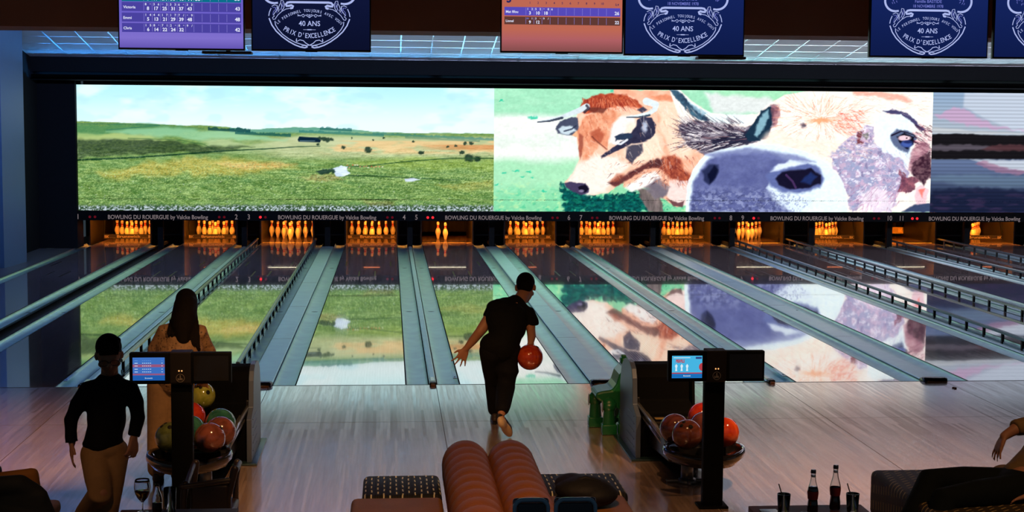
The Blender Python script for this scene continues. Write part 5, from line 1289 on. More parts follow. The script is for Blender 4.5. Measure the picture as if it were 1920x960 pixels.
# ---- man lounging at the right edge
MN = empty('person', (3.1, -6.35, 0), 'reclining man in olive shirt and dark trousers at the right edge, hand dangling', 'person')
m = MB()
head(m, (3.78, -6.0, 1.12), (-.6, .75, -.1), (.05, 0, 1), 1.0)
limb(m, [(3.74, -6.06, 1.05), (3.68, -6.12, .98)], [.055, .06])
limb(m, [(3.62, -6.15, .90), (3.48, -6.24, .70), (3.32, -6.32, .58), (3.20, -6.36, .53)], [.12, .115, .10, .08])
limb(m, [(3.66, -6.10, .92), (3.62, -5.98, .90), (3.50, -5.96, .80), (3.42, -5.98, .775)], [.06, .06, .045, .038]); limb(m, [(3.42, -5.98, .775), (3.33, -6.0, .765), (3.262, -6.0, .722)], [.038, .036, .027])
limb(m, [(3.60, -6.25, .88), (3.56, -6.42, .78), (3.42, -6.50, .62)], [.06, .052, .038]); limb(m, [(3.42, -6.50, .62), (3.28, -6.52, .52), (3.20, -6.53, .50)], [.038, .032, .026])
limb(m, [(3.18, -6.30, .50), (2.92, -6.30, .53), (2.70, -6.30, .535)], [.075, .065, .052]); limb(m, [(2.70, -6.30, .535), (2.52, -6.50, .35), (2.42, -6.62, .12)], [.06, .052, .035])
limb(m, [(3.18, -6.44, .50), (2.92, -6.52, .51), (2.68, -6.56, .49)], [.075, .065, .052]); limb(m, [(2.68, -6.56, .49), (2.58, -6.66, .32), (2.52, -6.70, .10)], [.06, .05, .035])
hand(m, (3.262, -6.0, .722), (-.42, -.05, -.9), (-.8, 0, .45), 1, 1.0, .18, .35, .7); hand(m, (3.20, -6.53, .50), (-1, 0, -.1), (0, -.2, 1), 1, 1.0, .3, .2, .6)
remesh('body', m, .0085, SKIN, MN, 3)
M_, P_ = head(MB(), (3.78, -6.0, 1.12), (-.6, .75, -.1), (.05, 0, 1), 1.0)
hm = MB(); hm.ell(P_(0, -.020, .034), (.079, .092, .086), rot=M_); hm.ell(P_(0, -.048, -.010), (.071, .062, .070), rot=M_)
remesh('hair', hm, .008, HAIR, MN, 2)
OLV = mat('olive_shirt_cloth', (.20, .125, .05), .8, noise=.2, nscale=30, bump=.7, bscale=11)
m = MB()
limb(m, [(3.66, -6.13, .93), (3.58, -6.18, .84), (3.46, -6.25, .70), (3.34, -6.30, .60), (3.24, -6.30, .54)], [.13, .155, .15, .135, .11])
m.tube([(3.66, -6.08, .93), (3.61, -5.98, .91), (3.50, -5.96, .81), (3.42, -5.98, .782), (3.34, -5.995, .772), (3.325, -6.0, .768)], [.085, .08, .066, .056, .052, .050], 16)
m.tube([(3.60, -6.25, .9), (3.57, -6.42, .79), (3.43, -6.50, .63), (3.38, -6.51, .60)], [.085, .075, .06, .056], 16); m.ell((3.72, -6.10, 1.0), (.08, .08, .05))
m.ell((3.20, -6.20, .53), (.09, .12, .06)); m.ell((3.14, -6.14, .50), (.06, .07, .04))
remesh('shirt', m, .010, OLV, MN, 3)
m = MB(); m.ell((3.18, -6.38, .51), (.15, .17, .095))
limb(m, [(3.16, -6.30, .50), (2.90, -6.30, .52), (2.70, -6.30, .522), (2.54, -6.48, .36), (2.44, -6.60, .16)], [.098, .090, .082, .076, .068]); limb(m, [(3.16, -6.45, .50), (2.90, -6.53, .50), (2.68, -6.57, .48), (2.59, -6.66, .32), (2.53, -6.70, .14)], [.098, .088, .080, .074, .066])
remesh('trousers', m, .010, mat('dark_teal_trousers', (.006, .009, .010), .9, spec=.15, noise=.2, nscale=40, bump=.3, bscale=14), MN, 3)
shoe(MN, (2.47, -6.58, .014), (2.28, -6.74, .014), .04, mat_u=SOLE); shoe(MN, (2.56, -6.66, .014), (2.38, -6.84, .014), .04, mat_u=SOLE)
# ================================================================== ball returns
SILV = mat('silver_side_panel', (.10, .135, .21), .4, metal=.3, noise=.06)
RTRIM = mat('ball_rail_aluminium', (.55, .58, .62), .22, metal=.85)
def ball_return(sgn, label):
    """hood at the lane end, open deck with side rails, round ball tray on a pedestal; sgn mirrors it"""
    e = empty('ball_return', (sgn * 1.72, -3.4, 0), label, 'ball return', 'ball return machines')
    X = lambda x: sgn * x
    def bx(m, x0, x1, *a, **k): m.box(min(X(x0), X(x1)), max(X(x0), X(x1)), *a, **k)
    m = MB(); prof = [(-3.34, 0.004), (-2.62, 0.004), (-2.60, .45), (-2.66, .60), (-2.76, .665), (-2.90, .69), (-3.02, .685), (-3.10, .66), (-3.14, .60), (-3.16, .42), (-3.34, .36)]
    m.prism(prof, 'x', min(X(1.50), X(1.93)), max(X(1.50), X(1.93))); m.build('hood', mat('hood_black', (.003, .0035, .0045), .8, spec=.05), e, bevel=.012)
    m = MB(); prof2 = [(-3.38, .012), (-2.58, .012), (-2.56, .46), (-2.63, .62), (-2.75, .69), (-2.90, .712), (-3.04, .705), (-3.13, .67), (-3.18, .60), (-3.21, .40), (-3.38, .34)]
    m.prism(prof2, 'x', min(X(1.462), X(1.50)), max(X(1.462), X(1.50)))
    for i in range(5):
        z = .08 + i * .06; bx(m, 1.456, 1.463, -3.30, -2.95, z, z + .008)
    m.build('side_panel', SILV, e, bevel=.006)
    m = MB(); m.prism(prof2, 'x', min(X(1.93), X(1.955)), max(X(1.93), X(1.955))); m.build('side_panel', mat('hood_black', (.004, .0045, .006), .6), e, bevel=.006)
    m = MB(); bx(m, 1.42, 1.99, -3.44, -2.50, .0005, .014, bev=.004); m.build('base_plate', mat('base_plate_teal', (.02, .05, .06), .3, metal=.4), e)
    m = MB(); m.prism([(-4.16, .16), (-3.30, .10), (-3.30, .33), (-3.55, .315), (-4.16, .27)], 'x', min(X(1.57), X(1.99)), max(X(1.57), X(1.99))); m.build('ball_deck', DARKP, e, bevel=.01)
    m = MB()
    for xx in (1.56, 2.0):
        a = (X(xx - .055 if xx < 1.8 else xx - .03), -3.16, .405); b = (X(xx + .045 if xx < 1.8 else xx + .03), -4.05, .245)
        if xx > 1.8: continue
        m.tube([a, b], .016, 10); m.tube([(a[0], a[1], a[2] - .05), (b[0], b[1], b[2] - .05)], .013, 10); m.tube([(a[0] + X(.03), a[1], a[2] - .02), (b[0] + X(.03), b[1], b[2] - .02)], .010, 10)
    m.build('side_rail', RTRIM, e)
    m = MB(); m.box(X(1.505) - .018, X(1.505) + .018, -3.20, -3.15, .33, .455, bev=.008); m.build('rail_bracket', DARKP, e)
    # tray: lobed ring
    cx, cy = X(1.815), -4.26; n = 48; m = MB(); vs = []
    def rad(t): return .268 + .018 * math.cos(3 * (t + PI / 2)) 
    rings = [(0.0, .205), (.70, .200), (.86, .215), (.97, .262), (1.0, .285), (1.06, .288), (1.09, .262), (1.08, .235), (1.0, .215), (.93, .19), (.60, .175), (0.0, .172)]
    for f_, z in rings:
        for k in range(n):
            t = 2 * PI * k / n; r = max(.0005, rad(t) * f_); vs.append((cx + r * math.cos(t), cy + r * math.sin(t), z + (.0 if f_ < .9 else .0)))
    fs = [(j * n + k, j * n + (k + 1) % n, (j + 1) * n + (k + 1) % n, (j + 1) * n + k) for j in range(len(rings) - 1) for k in range(n)]
    m.add(vs, fs, 0, True); m.build('ball_tray', mat('tray_gloss_black', (.010, .010, .012), .12, coat=1.0), e, fix=True)
    m = MB(); px = X(1.715); m.tube([(px, -4.12, .012), (px, -4.12, .176)], [.046, .042], 20); m.build('pedestal', mat('pedestal_grey', (.22, .22, .22), .35, metal=.6), e)
    m = MB(); m.tube([(px - .14, -4.12, .014), (px + .14, -4.12, .014)], [.014, .014], 10, ends='round'); m.tube([(px, -4.22, .014), (px, -4.02, .014)], [.014, .014], 10, ends='round'); m.tube([(px, -4.12, .004), (px, -4.12, .03)], [.08, .06], 20); m.build('pedestal_foot', mat('pedestal_grey', (.22, .22, .22), .35, metal=.6), e)
    if sgn > 0:
        for x0, x1 in ((1.60, 1.675), (1.76, 1.83)):
            q = MB(); q.box(x0, x1, -3.47, -3.40, .331, .334, rot=R3('X', -1)); q.build('name_plate', mat('brass_plate', (.45, .32, .12), .4, metal=.5), e)
        q = MB(); q.box(1.69, 1.745, -3.40, -3.37, .331, .334); q.build('name_plate', mat('brass_plate', (.45, .32, .12), .4, metal=.5), e)
    return e
ball_return(1, 'black ball return machine at right with silver side panel and green ramp beside')
ball_return(-1, 'black ball return machine at left beside the long-haired girl')
RB = 'balls on the right ball return'; LB = 'balls on the left ball return'
TZ = .395
for c, M_, lab, hd, g in (((1.668, -4.330, TZ), MAR, 'nearest dark brown ball on the right ball return', (-.3, -.5, .8), RB), ((1.620, -4.115, TZ), DMA, 'dark maroon ball just behind the nearest one on the right return', (.2, .5, .9), RB),
    ((1.948, -4.262, TZ), OR_, 'orange-red ball on the tray right behind the right console column', (.4, .3, .8), RB), ((1.842, -4.065, TZ), DMA, 'dark ball half hidden by the right console column', (0, .4, .9), RB), ((1.880, -3.830, .42), RED, 'bright red-orange ball farthest back on the right return', (.2, .4, .9), RB),
    ((-1.665, -4.290, TZ), MAR, 'large reddish brown ball nearest on the left return', (.5, .3, .8), LB), ((-1.935, -4.250, TZ), GRN2, 'moss green ball left of the left console column', (-.3, -.3, .8), LB), ((-1.615, -4.075, TZ), MAR, 'maroon ball behind the large reddish brown ball', (.2, .5, .9), LB),
    ((-1.640, -3.850, .41), DGR, 'dark green ball at the back right of the left return', (0, .5, .9), LB), ((-1.830, -4.030, TZ), DGR, 'dark green ball beside the left console column', (-.3, .5, .9), LB), ((-1.870, -3.700, .43), RED, 'red ball behind the dark green one beside the left column', (.3, .4, .8), LB)):
    ball(c, M_, lab, hd, g)

# ================================================================== score consoles
CONS = mat('console_black', (.0025, .003, .0035), .6, spec=.08, noise=.1); CONB = mat('console_brown_front', (.012, .010, .009), .6, spec=.2, noise=.1)
def console(cx, zt, label, kind):
    Y = -4.85
    e = empty('score_console', (cx, Y, 0), label, 'console', 'score consoles')
    m = MB(); m.box(cx - .068, cx + .068, Y + .01, Y + .09, .0, zt - .19, bev=.008); m.box(cx - .10, cx + .10, Y - .03, Y + .13, .0, .016, bev=.005); m.build('column', CONS, e)
    m = MB(); m.prism([(Y - .030, zt - .20), (Y + .09, zt - .25), (Y + .09, zt + .004), (Y - .034, zt + .004)], 'x', cx - .068, cx + .068); m.build('column_head', CONB, e, bevel=.006)
    for s_ in (-1, 1):
        x0, x1 = (cx - .325, cx - .066) if s_ < 0 else (cx + .066, cx + .325)
        q = MB(); q.box(x0, x1, Y - .028, Y + .03, zt - .205, zt, bev=.006); h = q.build('display_housing', CONS, e)
        q = MB()
        if s_ < 0:
            a, b, c, d = x0 + .022, x0 + .226, zt - .180, zt - .030
            q.flat([(a, c), (b, c), (b, d), (a, d)], (0, Y - .0292, 0), (1, 0, 0), (0, 0, 1), 0)
            yy = Y - .0300
            def bar(u0, u1, v0, v1, mi): q.flat([(a + (b - a) * u0, c + (d - c) * v0), (a + (b - a) * u1, c + (d - c) * v0), (a + (b - a) * u1, c + (d - c) * v1), (a + (b - a) * u0, c + (d - c) * v1)], (0, yy - .0002 * mi, 0), (1, 0, 0), (0, 0, 1), mi)
            bar(0, 1, 0, .22, 1)
            q.text('Brunswick', ((a + b) / 2, yy - .0015, c + (d - c) * .08), .008, mi=3, bold=.02)
            if kind == 'list':
                bar(0, 1, .58, .70, 2); bar(0, 1, .23, .30, 2)
                for v in (.85, .74, .62, .48, .36):
                    for u in (.06, .3, .36, .42, .48, .54, .9): bar(u, u + (.10 if u == .06 else .035), v, v + .03, 3 if v != .85 else 5)
            else:
                bar(0, 1, .20, .25, 2); q.text('PERFILS', (a + (b - a) * .27, yy - .0012, c + (d - c) * .70), .020, wx=.62, mi=2, bold=.05)
                for u in (.14, .32, .5):
                    P = [(u - .035, .32), (u + .035, .32), (u + .02, .44), (u + .045, .55), (u + .0, .64), (u - .045, .55), (u - .02, .44)]
                    q.flat([(a + (b - a) * p_, c + (d - c) * w_) for p_, w_ in P], (0, yy - .0012, 0), (1, 0, 0), (0, 0, 1), 3)
                q.flat([(a + (b - a) * (1 - .11 * math.sin(t)), c + (d - c) * (.5 + .18 * math.cos(t))) for t in [PI * i / 10 for i in range(11)]], (0, yy - .0012, 0), (1, 0, 0), (0, 0, 1), 2)
                bar(.05, .6, .90, .93, 3); bar(.78, .98, .86, .95, 4)
            ms = [emit('console_screen_blue', lin((60, 110, 190))), emit('console_screen_foot', lin((30, 90, 170))), emit('console_screen_red', lin((150, 84, 120))), emit('console_screen_white', lin((190, 215, 240))), emit('console_screen_navy', lin((50, 70, 130))), emit('console_screen_pale', lin((90, 140, 215)))] if kind == 'list' else \
                 [emit('game_screen_cyan', lin((70, 180, 225))), emit('game_screen_foot', lin((26, 110, 185))), emit('game_screen_red', lin((180, 62, 72))), emit('game_screen_white', lin((215, 235, 245))), emit('game_screen_navy', lin((50, 60, 120)))]
        else:
            q.box(x0 + .02, x1 - .016, Y - .0295, Y - .027, zt - .185, zt - .022); ms = [mat('dark_glass', (.012, .011, .010), .08, spec=.7)]
        q.build('display_glass', ms, h)
    # round emblem and two small indicator lamps on the column head
    GOLD = mat('emblem_metal', (.42, .34, .24), .35, metal=.6)
    q = MB(); cz_ = zt - .165; pts = [(.026 * math.cos(2 * PI * i / 28), .026 * math.sin(2 * PI * i / 28)) for i in range(28)]
    q.ribbon(pts, .003, (cx, Y - .0335, cz_), (1, 0, 0), (0, 0, 1), 0, True); q.text('BAR', (cx, Y - .0335, cz_ - .014), .013, width=.034, bold=.03); q.flat([(-.005, .004), (.005, .004), (.002, .012), (.004, .018), (-.004, .018), (-.002, .012)], (cx, Y - .0335, cz_), (1, 0, 0), (0, 0, 1)); q.box(cx - .004, cx + .004, Y - .034, Y - .0325, cz_ - .012, cz_ + .002)
    q.build('emblem', GOLD, e)
    for dx in (-.008, .010):
        q = MB(); q.lathe([(.0001, 0), (.005, 0), (.004, .003), (.0001, .004)], (0, 0, 0), 10); q.v = [(x_ + cx + dx, Y - .0335 - z_, zt - .118 + y_) for x_, y_, z_ in q.v]; q.build('indicator_lamp', emit('indicator_amber', (1, .45, .15), 1.4), e)
    return e
console(-1.778, 1.082, 'left score console with blue name list screen in front of the girl', 'list')
console(1.748, 1.074, 'right score console with cyan game screen in front of the right ball return', 'game')

# ================================================================== green children's ramp
GREEN = mat('green_plastic', (.012, .17, .055), .35, coat=.3, noise=.08)
e = empty('ball_ramp', (1.42, -2.3, 0), 'green plastic animal-shaped ball ramp beside the right ball return', 'ball ramp')
def block(m, c, s, b=.02, rot=None): m.box(c[0] - s[0] / 2, c[0] + s[0] / 2, c[1] - s[1] / 2, c[1] + s[1] / 2, c[2] - s[2] / 2, c[2] + s[2] / 2, bev=b, rot=rot)
m = MB()
m.prism([(1.285, .30), (1.285, .345), (1.34, .36), (1.42, .37), (1.455, .42), (1.48, .50), (1.53, .56), (1.575, .56), (1.59, .45), (1.585, .25), (1.50, .20), (1.38, .235)], 'y', -2.52, -2.18)
m.build('ramp_body', GREEN, e, bevel=.018)
m = MB(); block(m, (1.55, -2.3, .585), (.07, .10, .06), .02); block(m, (1.545, -2.3, .62), (.04, .06, .03), .01); m.build('ramp_head', GREEN, e)
WD = mat('grey_disc', (.30, .36, .42), .4)
for (x, y) in ((1.395, -2.52), (1.325, -2.20), (1.53, -2.50), (1.53, -2.18)):
    q = MB(); q.tube([(x, y, .01), (x, y, .07), (x, y, .20), (x, y, .27)], [.058, .055, .046, .060], 16); q.box(x - .062, x + .062, y - .062, y + .062, .0005, .09, bev=.012); q.ell((x, y, .24), (.06, .055, .07))
    l = q.build('leg', GREEN, e)
    if x < 1.45:
        q = MB(); q.ell((x - .058, y - .01, .235), (.006, .034, .052)); q.build('leg_disc', WD, l)

e.location.y += .10

# ================================================================== seating
LEATH = mat('rust_brown_leather', (.29, .105, .036), .55, spec=.15, noise=.22, nscale=7, bump=.15, bscale=70)
TAN = mat('tan_brown_leather', (.30, .125, .030), .6, spec=.1, noise=.3, nscale=5, bump=.12, bscale=60)
def woven(name, dash, base, ang=0.0):
    """dark weave with staggered light floats running away from the camera side"""
    m = bpy.data.materials.new(name); m.use_nodes = True; nt = m.node_tree; b = nt.nodes['Principled BSDF']; L = nt.links.new; N = nt.nodes.new
    def mth(op, a, c=None, clamp=False):
        n = N('ShaderNodeMath'); n.operation = op; n.use_clamp = clamp
        for i, v in enumerate((a, c)):
            if v is None: continue
            if isinstance(v, (int, float)): n.inputs[i].default_value = v
            else: L(v, n.inputs[i])
        return n.outputs[0]
    tc = N('ShaderNodeTexCoord'); mp = N('ShaderNodeMapping'); L(tc.outputs['Object'], mp.inputs[0]); mp.inputs['Rotation'].default_value = (0, 0, ang)
    nz = N('ShaderNodeTexNoise'); nz.inputs['Scale'].default_value = 9; L(tc.outputs['Object'], nz.inputs['Vector'])
    sp = N('ShaderNodeSeparateXYZ'); L(mp.outputs[0], sp.inputs[0])
    x = mth('ADD', mth('DIVIDE', sp.outputs[0], .036), mth('MULTIPLY', nz.outputs['Fac'], .5)); col = mth('FLOOR', x); fx = mth('FRACT', x)
    y = mth('ADD', mth('DIVIDE', mth('SUBTRACT', sp.outputs[1], sp.outputs[2]), .100), mth('MULTIPLY', col, .37)); fy = mth('FRACT', y)
    mx_ = mth('MULTIPLY', mth('LESS_THAN', mth('ABSOLUTE', mth('SUBTRACT', fx, .5)), .11), mth('LESS_THAN', fy, .52))
    mix = N('ShaderNodeMix'); mix.data_type = 'RGBA'; L(mx_, mix.inputs[0]); mix.inputs[6].default_value = (*base, 1); mix.inputs[7].default_value = (*dash, 1)
    L(mix.outputs[2], b.inputs['Base Color']); b.inputs['Roughness'].default_value = .7
    w = N('ShaderNodeTexWave'); w.inputs['Scale'].default_value = 22; L(mp.outputs[0], w.inputs['Vector'])
    bp = N('ShaderNodeBump'); bp.inputs['Strength'].default_value = .5; bp.inputs['Distance'].default_value = .004; L(w.outputs['Fac'], bp.inputs['Height']); L(bp.outputs[0], b.inputs['Normal'])
    return m
WOV = woven('black_woven_upholstery', (.85, .78, .50), (.010, .010, .010)); WOV2 = woven('olive_woven_upholstery', (.42, .29, .10), (.035, .024, .010), .9)
e = empty('bench', (.16, -6.8, 0), 'back-to-back bench with two ribbed rust leather backrest rolls', 'bench')
for xc in (.024, .293):
    pts = []; rs = []; m = MB(); y = -5.80; N_ = 13; st = .168
    vs = []; n = 26
    P = []; 
    P.append((-5.76, .55)); P.append((-5.765, .80)); P.append((-5.775, .94))
    for k in range(N_):
        for j in range(8):
            t = (j + .5) / 8; P.append((-5.78 - (k + t) * st, 1.0 * (.80 + .20 * math.sin(PI * t) ** .30)))
    P.append((-5.79 - N_ * st, .8))
    for yy, f_ in P:
        r = .137 * f_
        for q_ in range(n):
            a = 2 * PI * q_ / n; vx = r * math.cos(a) * 1.0; vz = r * math.sin(a); 
            if vz < 0: vz *= 2.4; vx = vx * (1 - .0)
            vs.append((xc + vx * (1 + .04), yy, .553 + vz))
    fs = [(j * n + k, j * n + (k + 1) % n, (j + 1) * n + (k + 1) % n, (j + 1) * n + k) for j in range(len(P) - 1) for k in range(n)]
    fs.append(tuple(range(n - 1, -1, -1))); fs.append(tuple(range((len(P) - 1) * n, len(P) * n)))
    m.add(vs, fs, 0, True); m.build('backrest_roll', LEATH, e, fix=True)
for s_, (x0, x1) in ((-1, (-.585, -.125)), (1, (.44, .955))):
    m = MB(); m.box(x0, x1, -6.18, -5.66, .20, .45, bev=.035); m.build('woven_seat', WOV, e)
    m = MB(); m.box(x0 - (.06 if s_ < 0 else 0), x1 + (0.0 if s_ > 0 else 0) - (.03 if s_ > 0 else 0), -7.95, -6.20, .18, .45, bev=.035); m.build('leather_seat', TAN, e)
m = MB(); m.box(-.55, .90, -7.9, -5.72, .06, .20); m.build('base', BLACK, e)
for x, y in ((-.5, -5.8), (.85, -5.8), (-.5, -7.8), (.85, -7.8)):
    q = MB(); q.tube([(x, y, 0), (x, y, .065)], [.022, .026], 12); q.build('leg', BLACK, e)
e = empty('lounge_seat', (3.2, -6.1, 0), 'woven black and tan lounge seat under the reclining man', 'seat')
m = MB(); m.box(2.55, 4.3, -6.75, -5.66, .16, .45, bev=.04); m.build('seat', WOV2, e)
m = MB(); m.box(2.62, 4.2, -6.68, -5.74, .05, .16); m.build('base', BLACK, e)
for x, y in ((2.68, -5.8), (2.68, -6.6), (4.1, -5.8), (4.1, -6.6)):
    q = MB(); q.tube([(x, y, 0), (x, y, .055)], [.022, .026], 12); q.build('leg', BLACK, e)
m = MB(); m.box(3.55, 4.3, -5.9, -5.68, .45, .80, bev=.04); m.build('backrest', WOV2, e)

# black bag on the seat
BAGM = mat('black_bag_cloth', (.010, .010, .012), .7, noise=.2, bump=.5, bscale=18)
e = empty('bag', (.66, -6.40, .45), 'slouched black bag on the right seat of the bench', 'bag')
m = MB(); m.ell((.66, -6.42, .535), (.165, .15, .075)); m.ell((.72, -6.45, .515), (.13, .13, .06)); m.ell((.60, -6.36, .555), (.10, .10, .055)); m.ell((.66, -6.42, .475), (.17, .16, .025)); remesh('bag_body', m, .010, BAGM, e, 2)
m = MB(); m.tube([(.54, -6.42, .52), (.57, -6.47, .575), (.66, -6.46, .61), (.74, -6.47, .59), (.79, -6.44, .51)], .011, 8); m.build('strap', BAGM, e)

# smoky blue plastic chair close to the camera
BLUEP = mat('blue_tinted_plastic', (.10, .17, .30), .12, trans=.55, ior=1.3, coat=.6); BLUED = mat('dark_blue_padding', (.020, .028, .045), .35, coat=.3)
e = empty('bar_chair', (.245, -8.7, 0), 'smoky blue plastic chair back rising at the bottom centre', 'chair')
for x0, x1 in ((.075, .225), (.245, .42)):
    m = MB(); m.box(x0, x1, -8.62, -8.59, .86, 1.047, bev=.014); p = m.build('backrest_shell', BLUEP, e)
    m = MB(); m.box(x0 + .018, x1 - .018, -8.635, -8.622, .86, 1.030, bev=.006); m.build('backrest_pad', BLUED, e)
    m = MB(); r_ = .035; P = [(x0 + .006, -8.63, .865), (x0 + .006, -8.63, 1.045 - r_)] + [(x0 + .006 + r_ - r_ * math.cos(t * PI / 12), -8.63, 1.045 - r_ + r_ * math.sin(t * PI / 12)) for t in range(1, 6)] + [(x0 + .006 + r_, -8.63, 1.045), (x1 - .006 - r_, -8.63, 1.045)] + [(x1 - .006 - r_ + r_ * math.sin(t * PI / 12), -8.63, 1.045 - r_ + r_ * math.cos(t * PI / 12)) for t in range(1, 6)] + [(x1 - .006, -8.63, 1.045 - r_), (x1 - .006, -8.63, .865)]
    m.tube(P, .009, 10); m.build('backrest_rim', mat('pale_blue_plastic_rim', (.26, .44, .64), .2, coat=.6), e)
m = MB(); m.box(.06, .44, -9.0, -8.58, .70, .74, bev=.015); m.build('seat', BLUED, e)
m = MB(); m.tube([(.15, -8.6, .72), (.15, -8.6, .95)], .010, 8); m.tube([(.335, -8.6, .72), (.335, -8.6, .95)], .010, 8); m.build('back_frame', RTRIM, e)
for x, y in ((.09, -8.62), (.41, -8.62), (.09, -8.96), (.41, -8.96)):
    q = MB(); q.tube([(x, y, .71), (x + (.03 if x > .2 else -.03), y, .0)], .012, 8); q.build('leg', RTRIM, e)

# ================================================================== tables, bottles and glasses
TABW = mat('reddish_table_top', (.085, .035, .032), .6, spec=.2, noise=.2, nscale=5)
def table(x0, x1, y0, y1, z, label):
    e = empty('low_table', ((x0 + x1) / 2, (y0 + y1) / 2, 0), label, 'table')
    m = MB(); m.box(x0, x1, y0, y1, z - .035, z, bev=.004); m.build('table_top', TABW, e)
    for x in (x0 + .06, x1 - .06):
        for y in (y0 + .06, y1 - .06):
            q = MB(); q.box(x - .02, x + .02, y - .02, y + .02, 0, z - .035); q.build('leg', BLACK, e)
    return e
table(1.53, 2.16, -7.35, -6.70, .50, 'low reddish table at lower right holding two bottles and two glasses')
table(-1.86, -1.24, -7.25, -6.60, .50, 'low reddish table at lower left holding wine glass, bottle and tumbler')
GLASS = mat('clear_glass', (.95, .97, .97), .02, trans=1.0, ior=1.45); COLA = mat('cola_drink', (.035, .008, .004), .1, trans=.3, ior=1.33, coat=.5)
DKG = mat('dark_straw', (.012, .012, .014), .3); LABR = mat('red_bottle_label', (.22, .02, .018), .5); SILC = mat('crown_silver', (.5, .52, .56), .3, metal=.8)
AMB = mat('amber_drink', (.45, .16, .04), .1, trans=.5, ior=1.33); REDD = mat('red_drink', (.25, .02, .03), .1, trans=.3, ior=1.33)
def bottle(x, y, z, label, h=.24, level=.12, labelmat=LABR, neckshine=True, word='Cola'):
    e = empty('glass_bottle', (x, y, z), label, 'bottle', 'bottles on the right table' if x > 0 else None)
    k = h / .24
    out = [(.0001, .001), (.026, .001), (.029, .006), (.029, .04), (.0265, .06), (.025, .075), (.027, .09), (.0295, .108), (.0285, .128), (.023, .150), (.016, .175), (.0128, .20), (.0125, .220), (.0138, .222), (.0138, .230), (.0125, .24)]
    m = MB(); m.lathe([(r, a * k) for r, a in out], (x, y, z), 24); m.lathe([(r - .0022 if r > .005 else r, a * k + (.003 if i < 2 else 0)) for i, (r, a) in enumerate(out)][::-1], (x, y, z), 24)
    m.build('bottle_glass', GLASS, e)
    liq = [(.0001, .005)] + [(r - .0026, a) for r, a in out if .005 < a < level] + [(.0225, level), (.0001, level)]
    m = MB(); m.lathe([(r, a * k) for r, a in liq], (x, y, z), 24); m.build('drink', COLA, e)
    m = MB(); m.lathe([(.0268, .077 * k), (.0283, .092 * k), (.0303, .110 * k), (.0298, .122 * k)], (x, y, z), 24)
    m.v = [v for v in m.v]; m.f = m.f[:24 * 3]; m.m = m.m[:24 * 3]; m.sm = m.sm[:24 * 3]
    m.build('bottle_label', labelmat, e)
    m = MB(); m.lathe([(.0131, .200 * k), (.0136, .202 * k), (.0132, .210 * k), (.0129, .212 * k)], (x, y, z), 20); m.build('neck_ring', SILC, e)
    m = MB(); m.lathe([(.0128, .2205 * k), (.0146, .2215 * k), (.0146, .2305 * k), (.0134, .2402 * k), (.0100, .2410 * k)], (x, y, z), 20); m.build('bottle_mouth', mat('bottle_mouth_dark', (.03, .035, .05), .2, coat=.6), e)
    return e
bottle(1.843, -6.86, .50, 'shorter looking glass bottle with red label on the right table, standing left', .235, .145)
bottle(1.984, -6.80, .50, 'taller glass bottle of dark cola beside the right tumbler on the table', .245, .088)
def tumbler(x, y, z, label, liquid, r=.036, h=.10, lvl=.055, straw=True, tilt=-.03):
    e = empty('drinking_glass', (x, y, z), label, 'glass')
    out = [(.0001, .001), (r * .82, .001), (r * .84, .004), (r, h)]; inn = [(r - .002, h), (r * .84 - .002, .009), (.0001, .009)]
    m = MB(); m.lathe(out + inn, (x, y, z), 28); m.build('glass_wall', GLASS if x < 0 else mat('smoky_glass', (.35, .26, .18), .03, trans=1.0, ior=1.45), e)
    m = MB(); m.lathe([(.0001, .0095), (r * .84 - .003, .0095), (r * .84 - .003 + r * .16 * lvl / h, lvl), (.0001, lvl)], (x, y, z), 28); m.build('drink', liquid, e)
    if straw: m = MB(); m.tube([(x + .012, y, z + .02), (x + tilt, y, z + .155)], .0032, 8); m.build('straw', DKG, e)
    return e
tumbler(1.690, -6.84, .50, 'small dark drink glass with straw at the left end of the right table', COLA)
tumbler(2.066, -6.85, .50, 'small dark drink glass with straw right of the tall bottle', COLA, tilt=-.032)
tumbler(-1.585, -6.72, .50, 'straight clear tumbler partly behind the left console column', AMB, .034, .145, .05, False)
m = MB(); m.box(1.565, 1.66, -6.98, -6.80, .5005, .508, bev=.003); tag(m.build('phone', DARKP), 'dark flat phone lying on the left end of the right table', 'phone')
m = MB(); m.tube([(1.775, -6.87, .506), (1.79, -6.86, .507), (1.80, -6.875, .506), (1.785, -6.885, .506), (1.775, -6.87, .506)], .002, 6); m.box(1.80, 1.825, -6.88, -6.865, .5005, .506, bev=.002); tag(m.build('key_ring', SILC), 'small shiny key ring lying beside the left bottle', 'keys')
# balloon glass
e = empty('wine_glass', (-1.738, -6.66, .50), 'round wine glass with amber drink on the left table', 'glass')
wg = [(.0001, .001), (.032, .001), (.030, .004), (.006, .008), (.0035, .014), (.0035, .050), (.010, .060), (.028, .080), (.040, .108), (.044, .135), (.041, .165), (.038, .178)]
m = MB(); m.lathe(wg + [(.0368, .178), (.0398, .165), (.0428, .135), (.0388, .108), (.0268, .082), (.0085, .063), (.0001, .062)], (-1.738, -6.66, .50), 28); m.build('glass_bowl', GLASS, e)
m = MB(); m.lathe([(.0001, .0635), (.008, .064), (.026, .083), (.0378, .108), (.0395, .115), (.0001, .115)], (-1.738, -6.66, .50), 28); m.build('drink', AMB, e)
e = empty('soda_bottle', (-1.655, -6.70, .50), 'small clear bottle of red drink between wine glass and tumbler', 'bottle')
pb = [(.0001, .001), (.026, .001), (.028, .01), (.028, .085), (.022, .105), (.013, .13), (.0115, .145), (.0115, .16)]
m = MB(); m.lathe(pb + [(r - .002, z) for r, z in pb[::-1]][:-1] + [(.0001, .004)], (-1.655, -6.70, .50), 24); m.build('bottle_glass', GLASS, e)
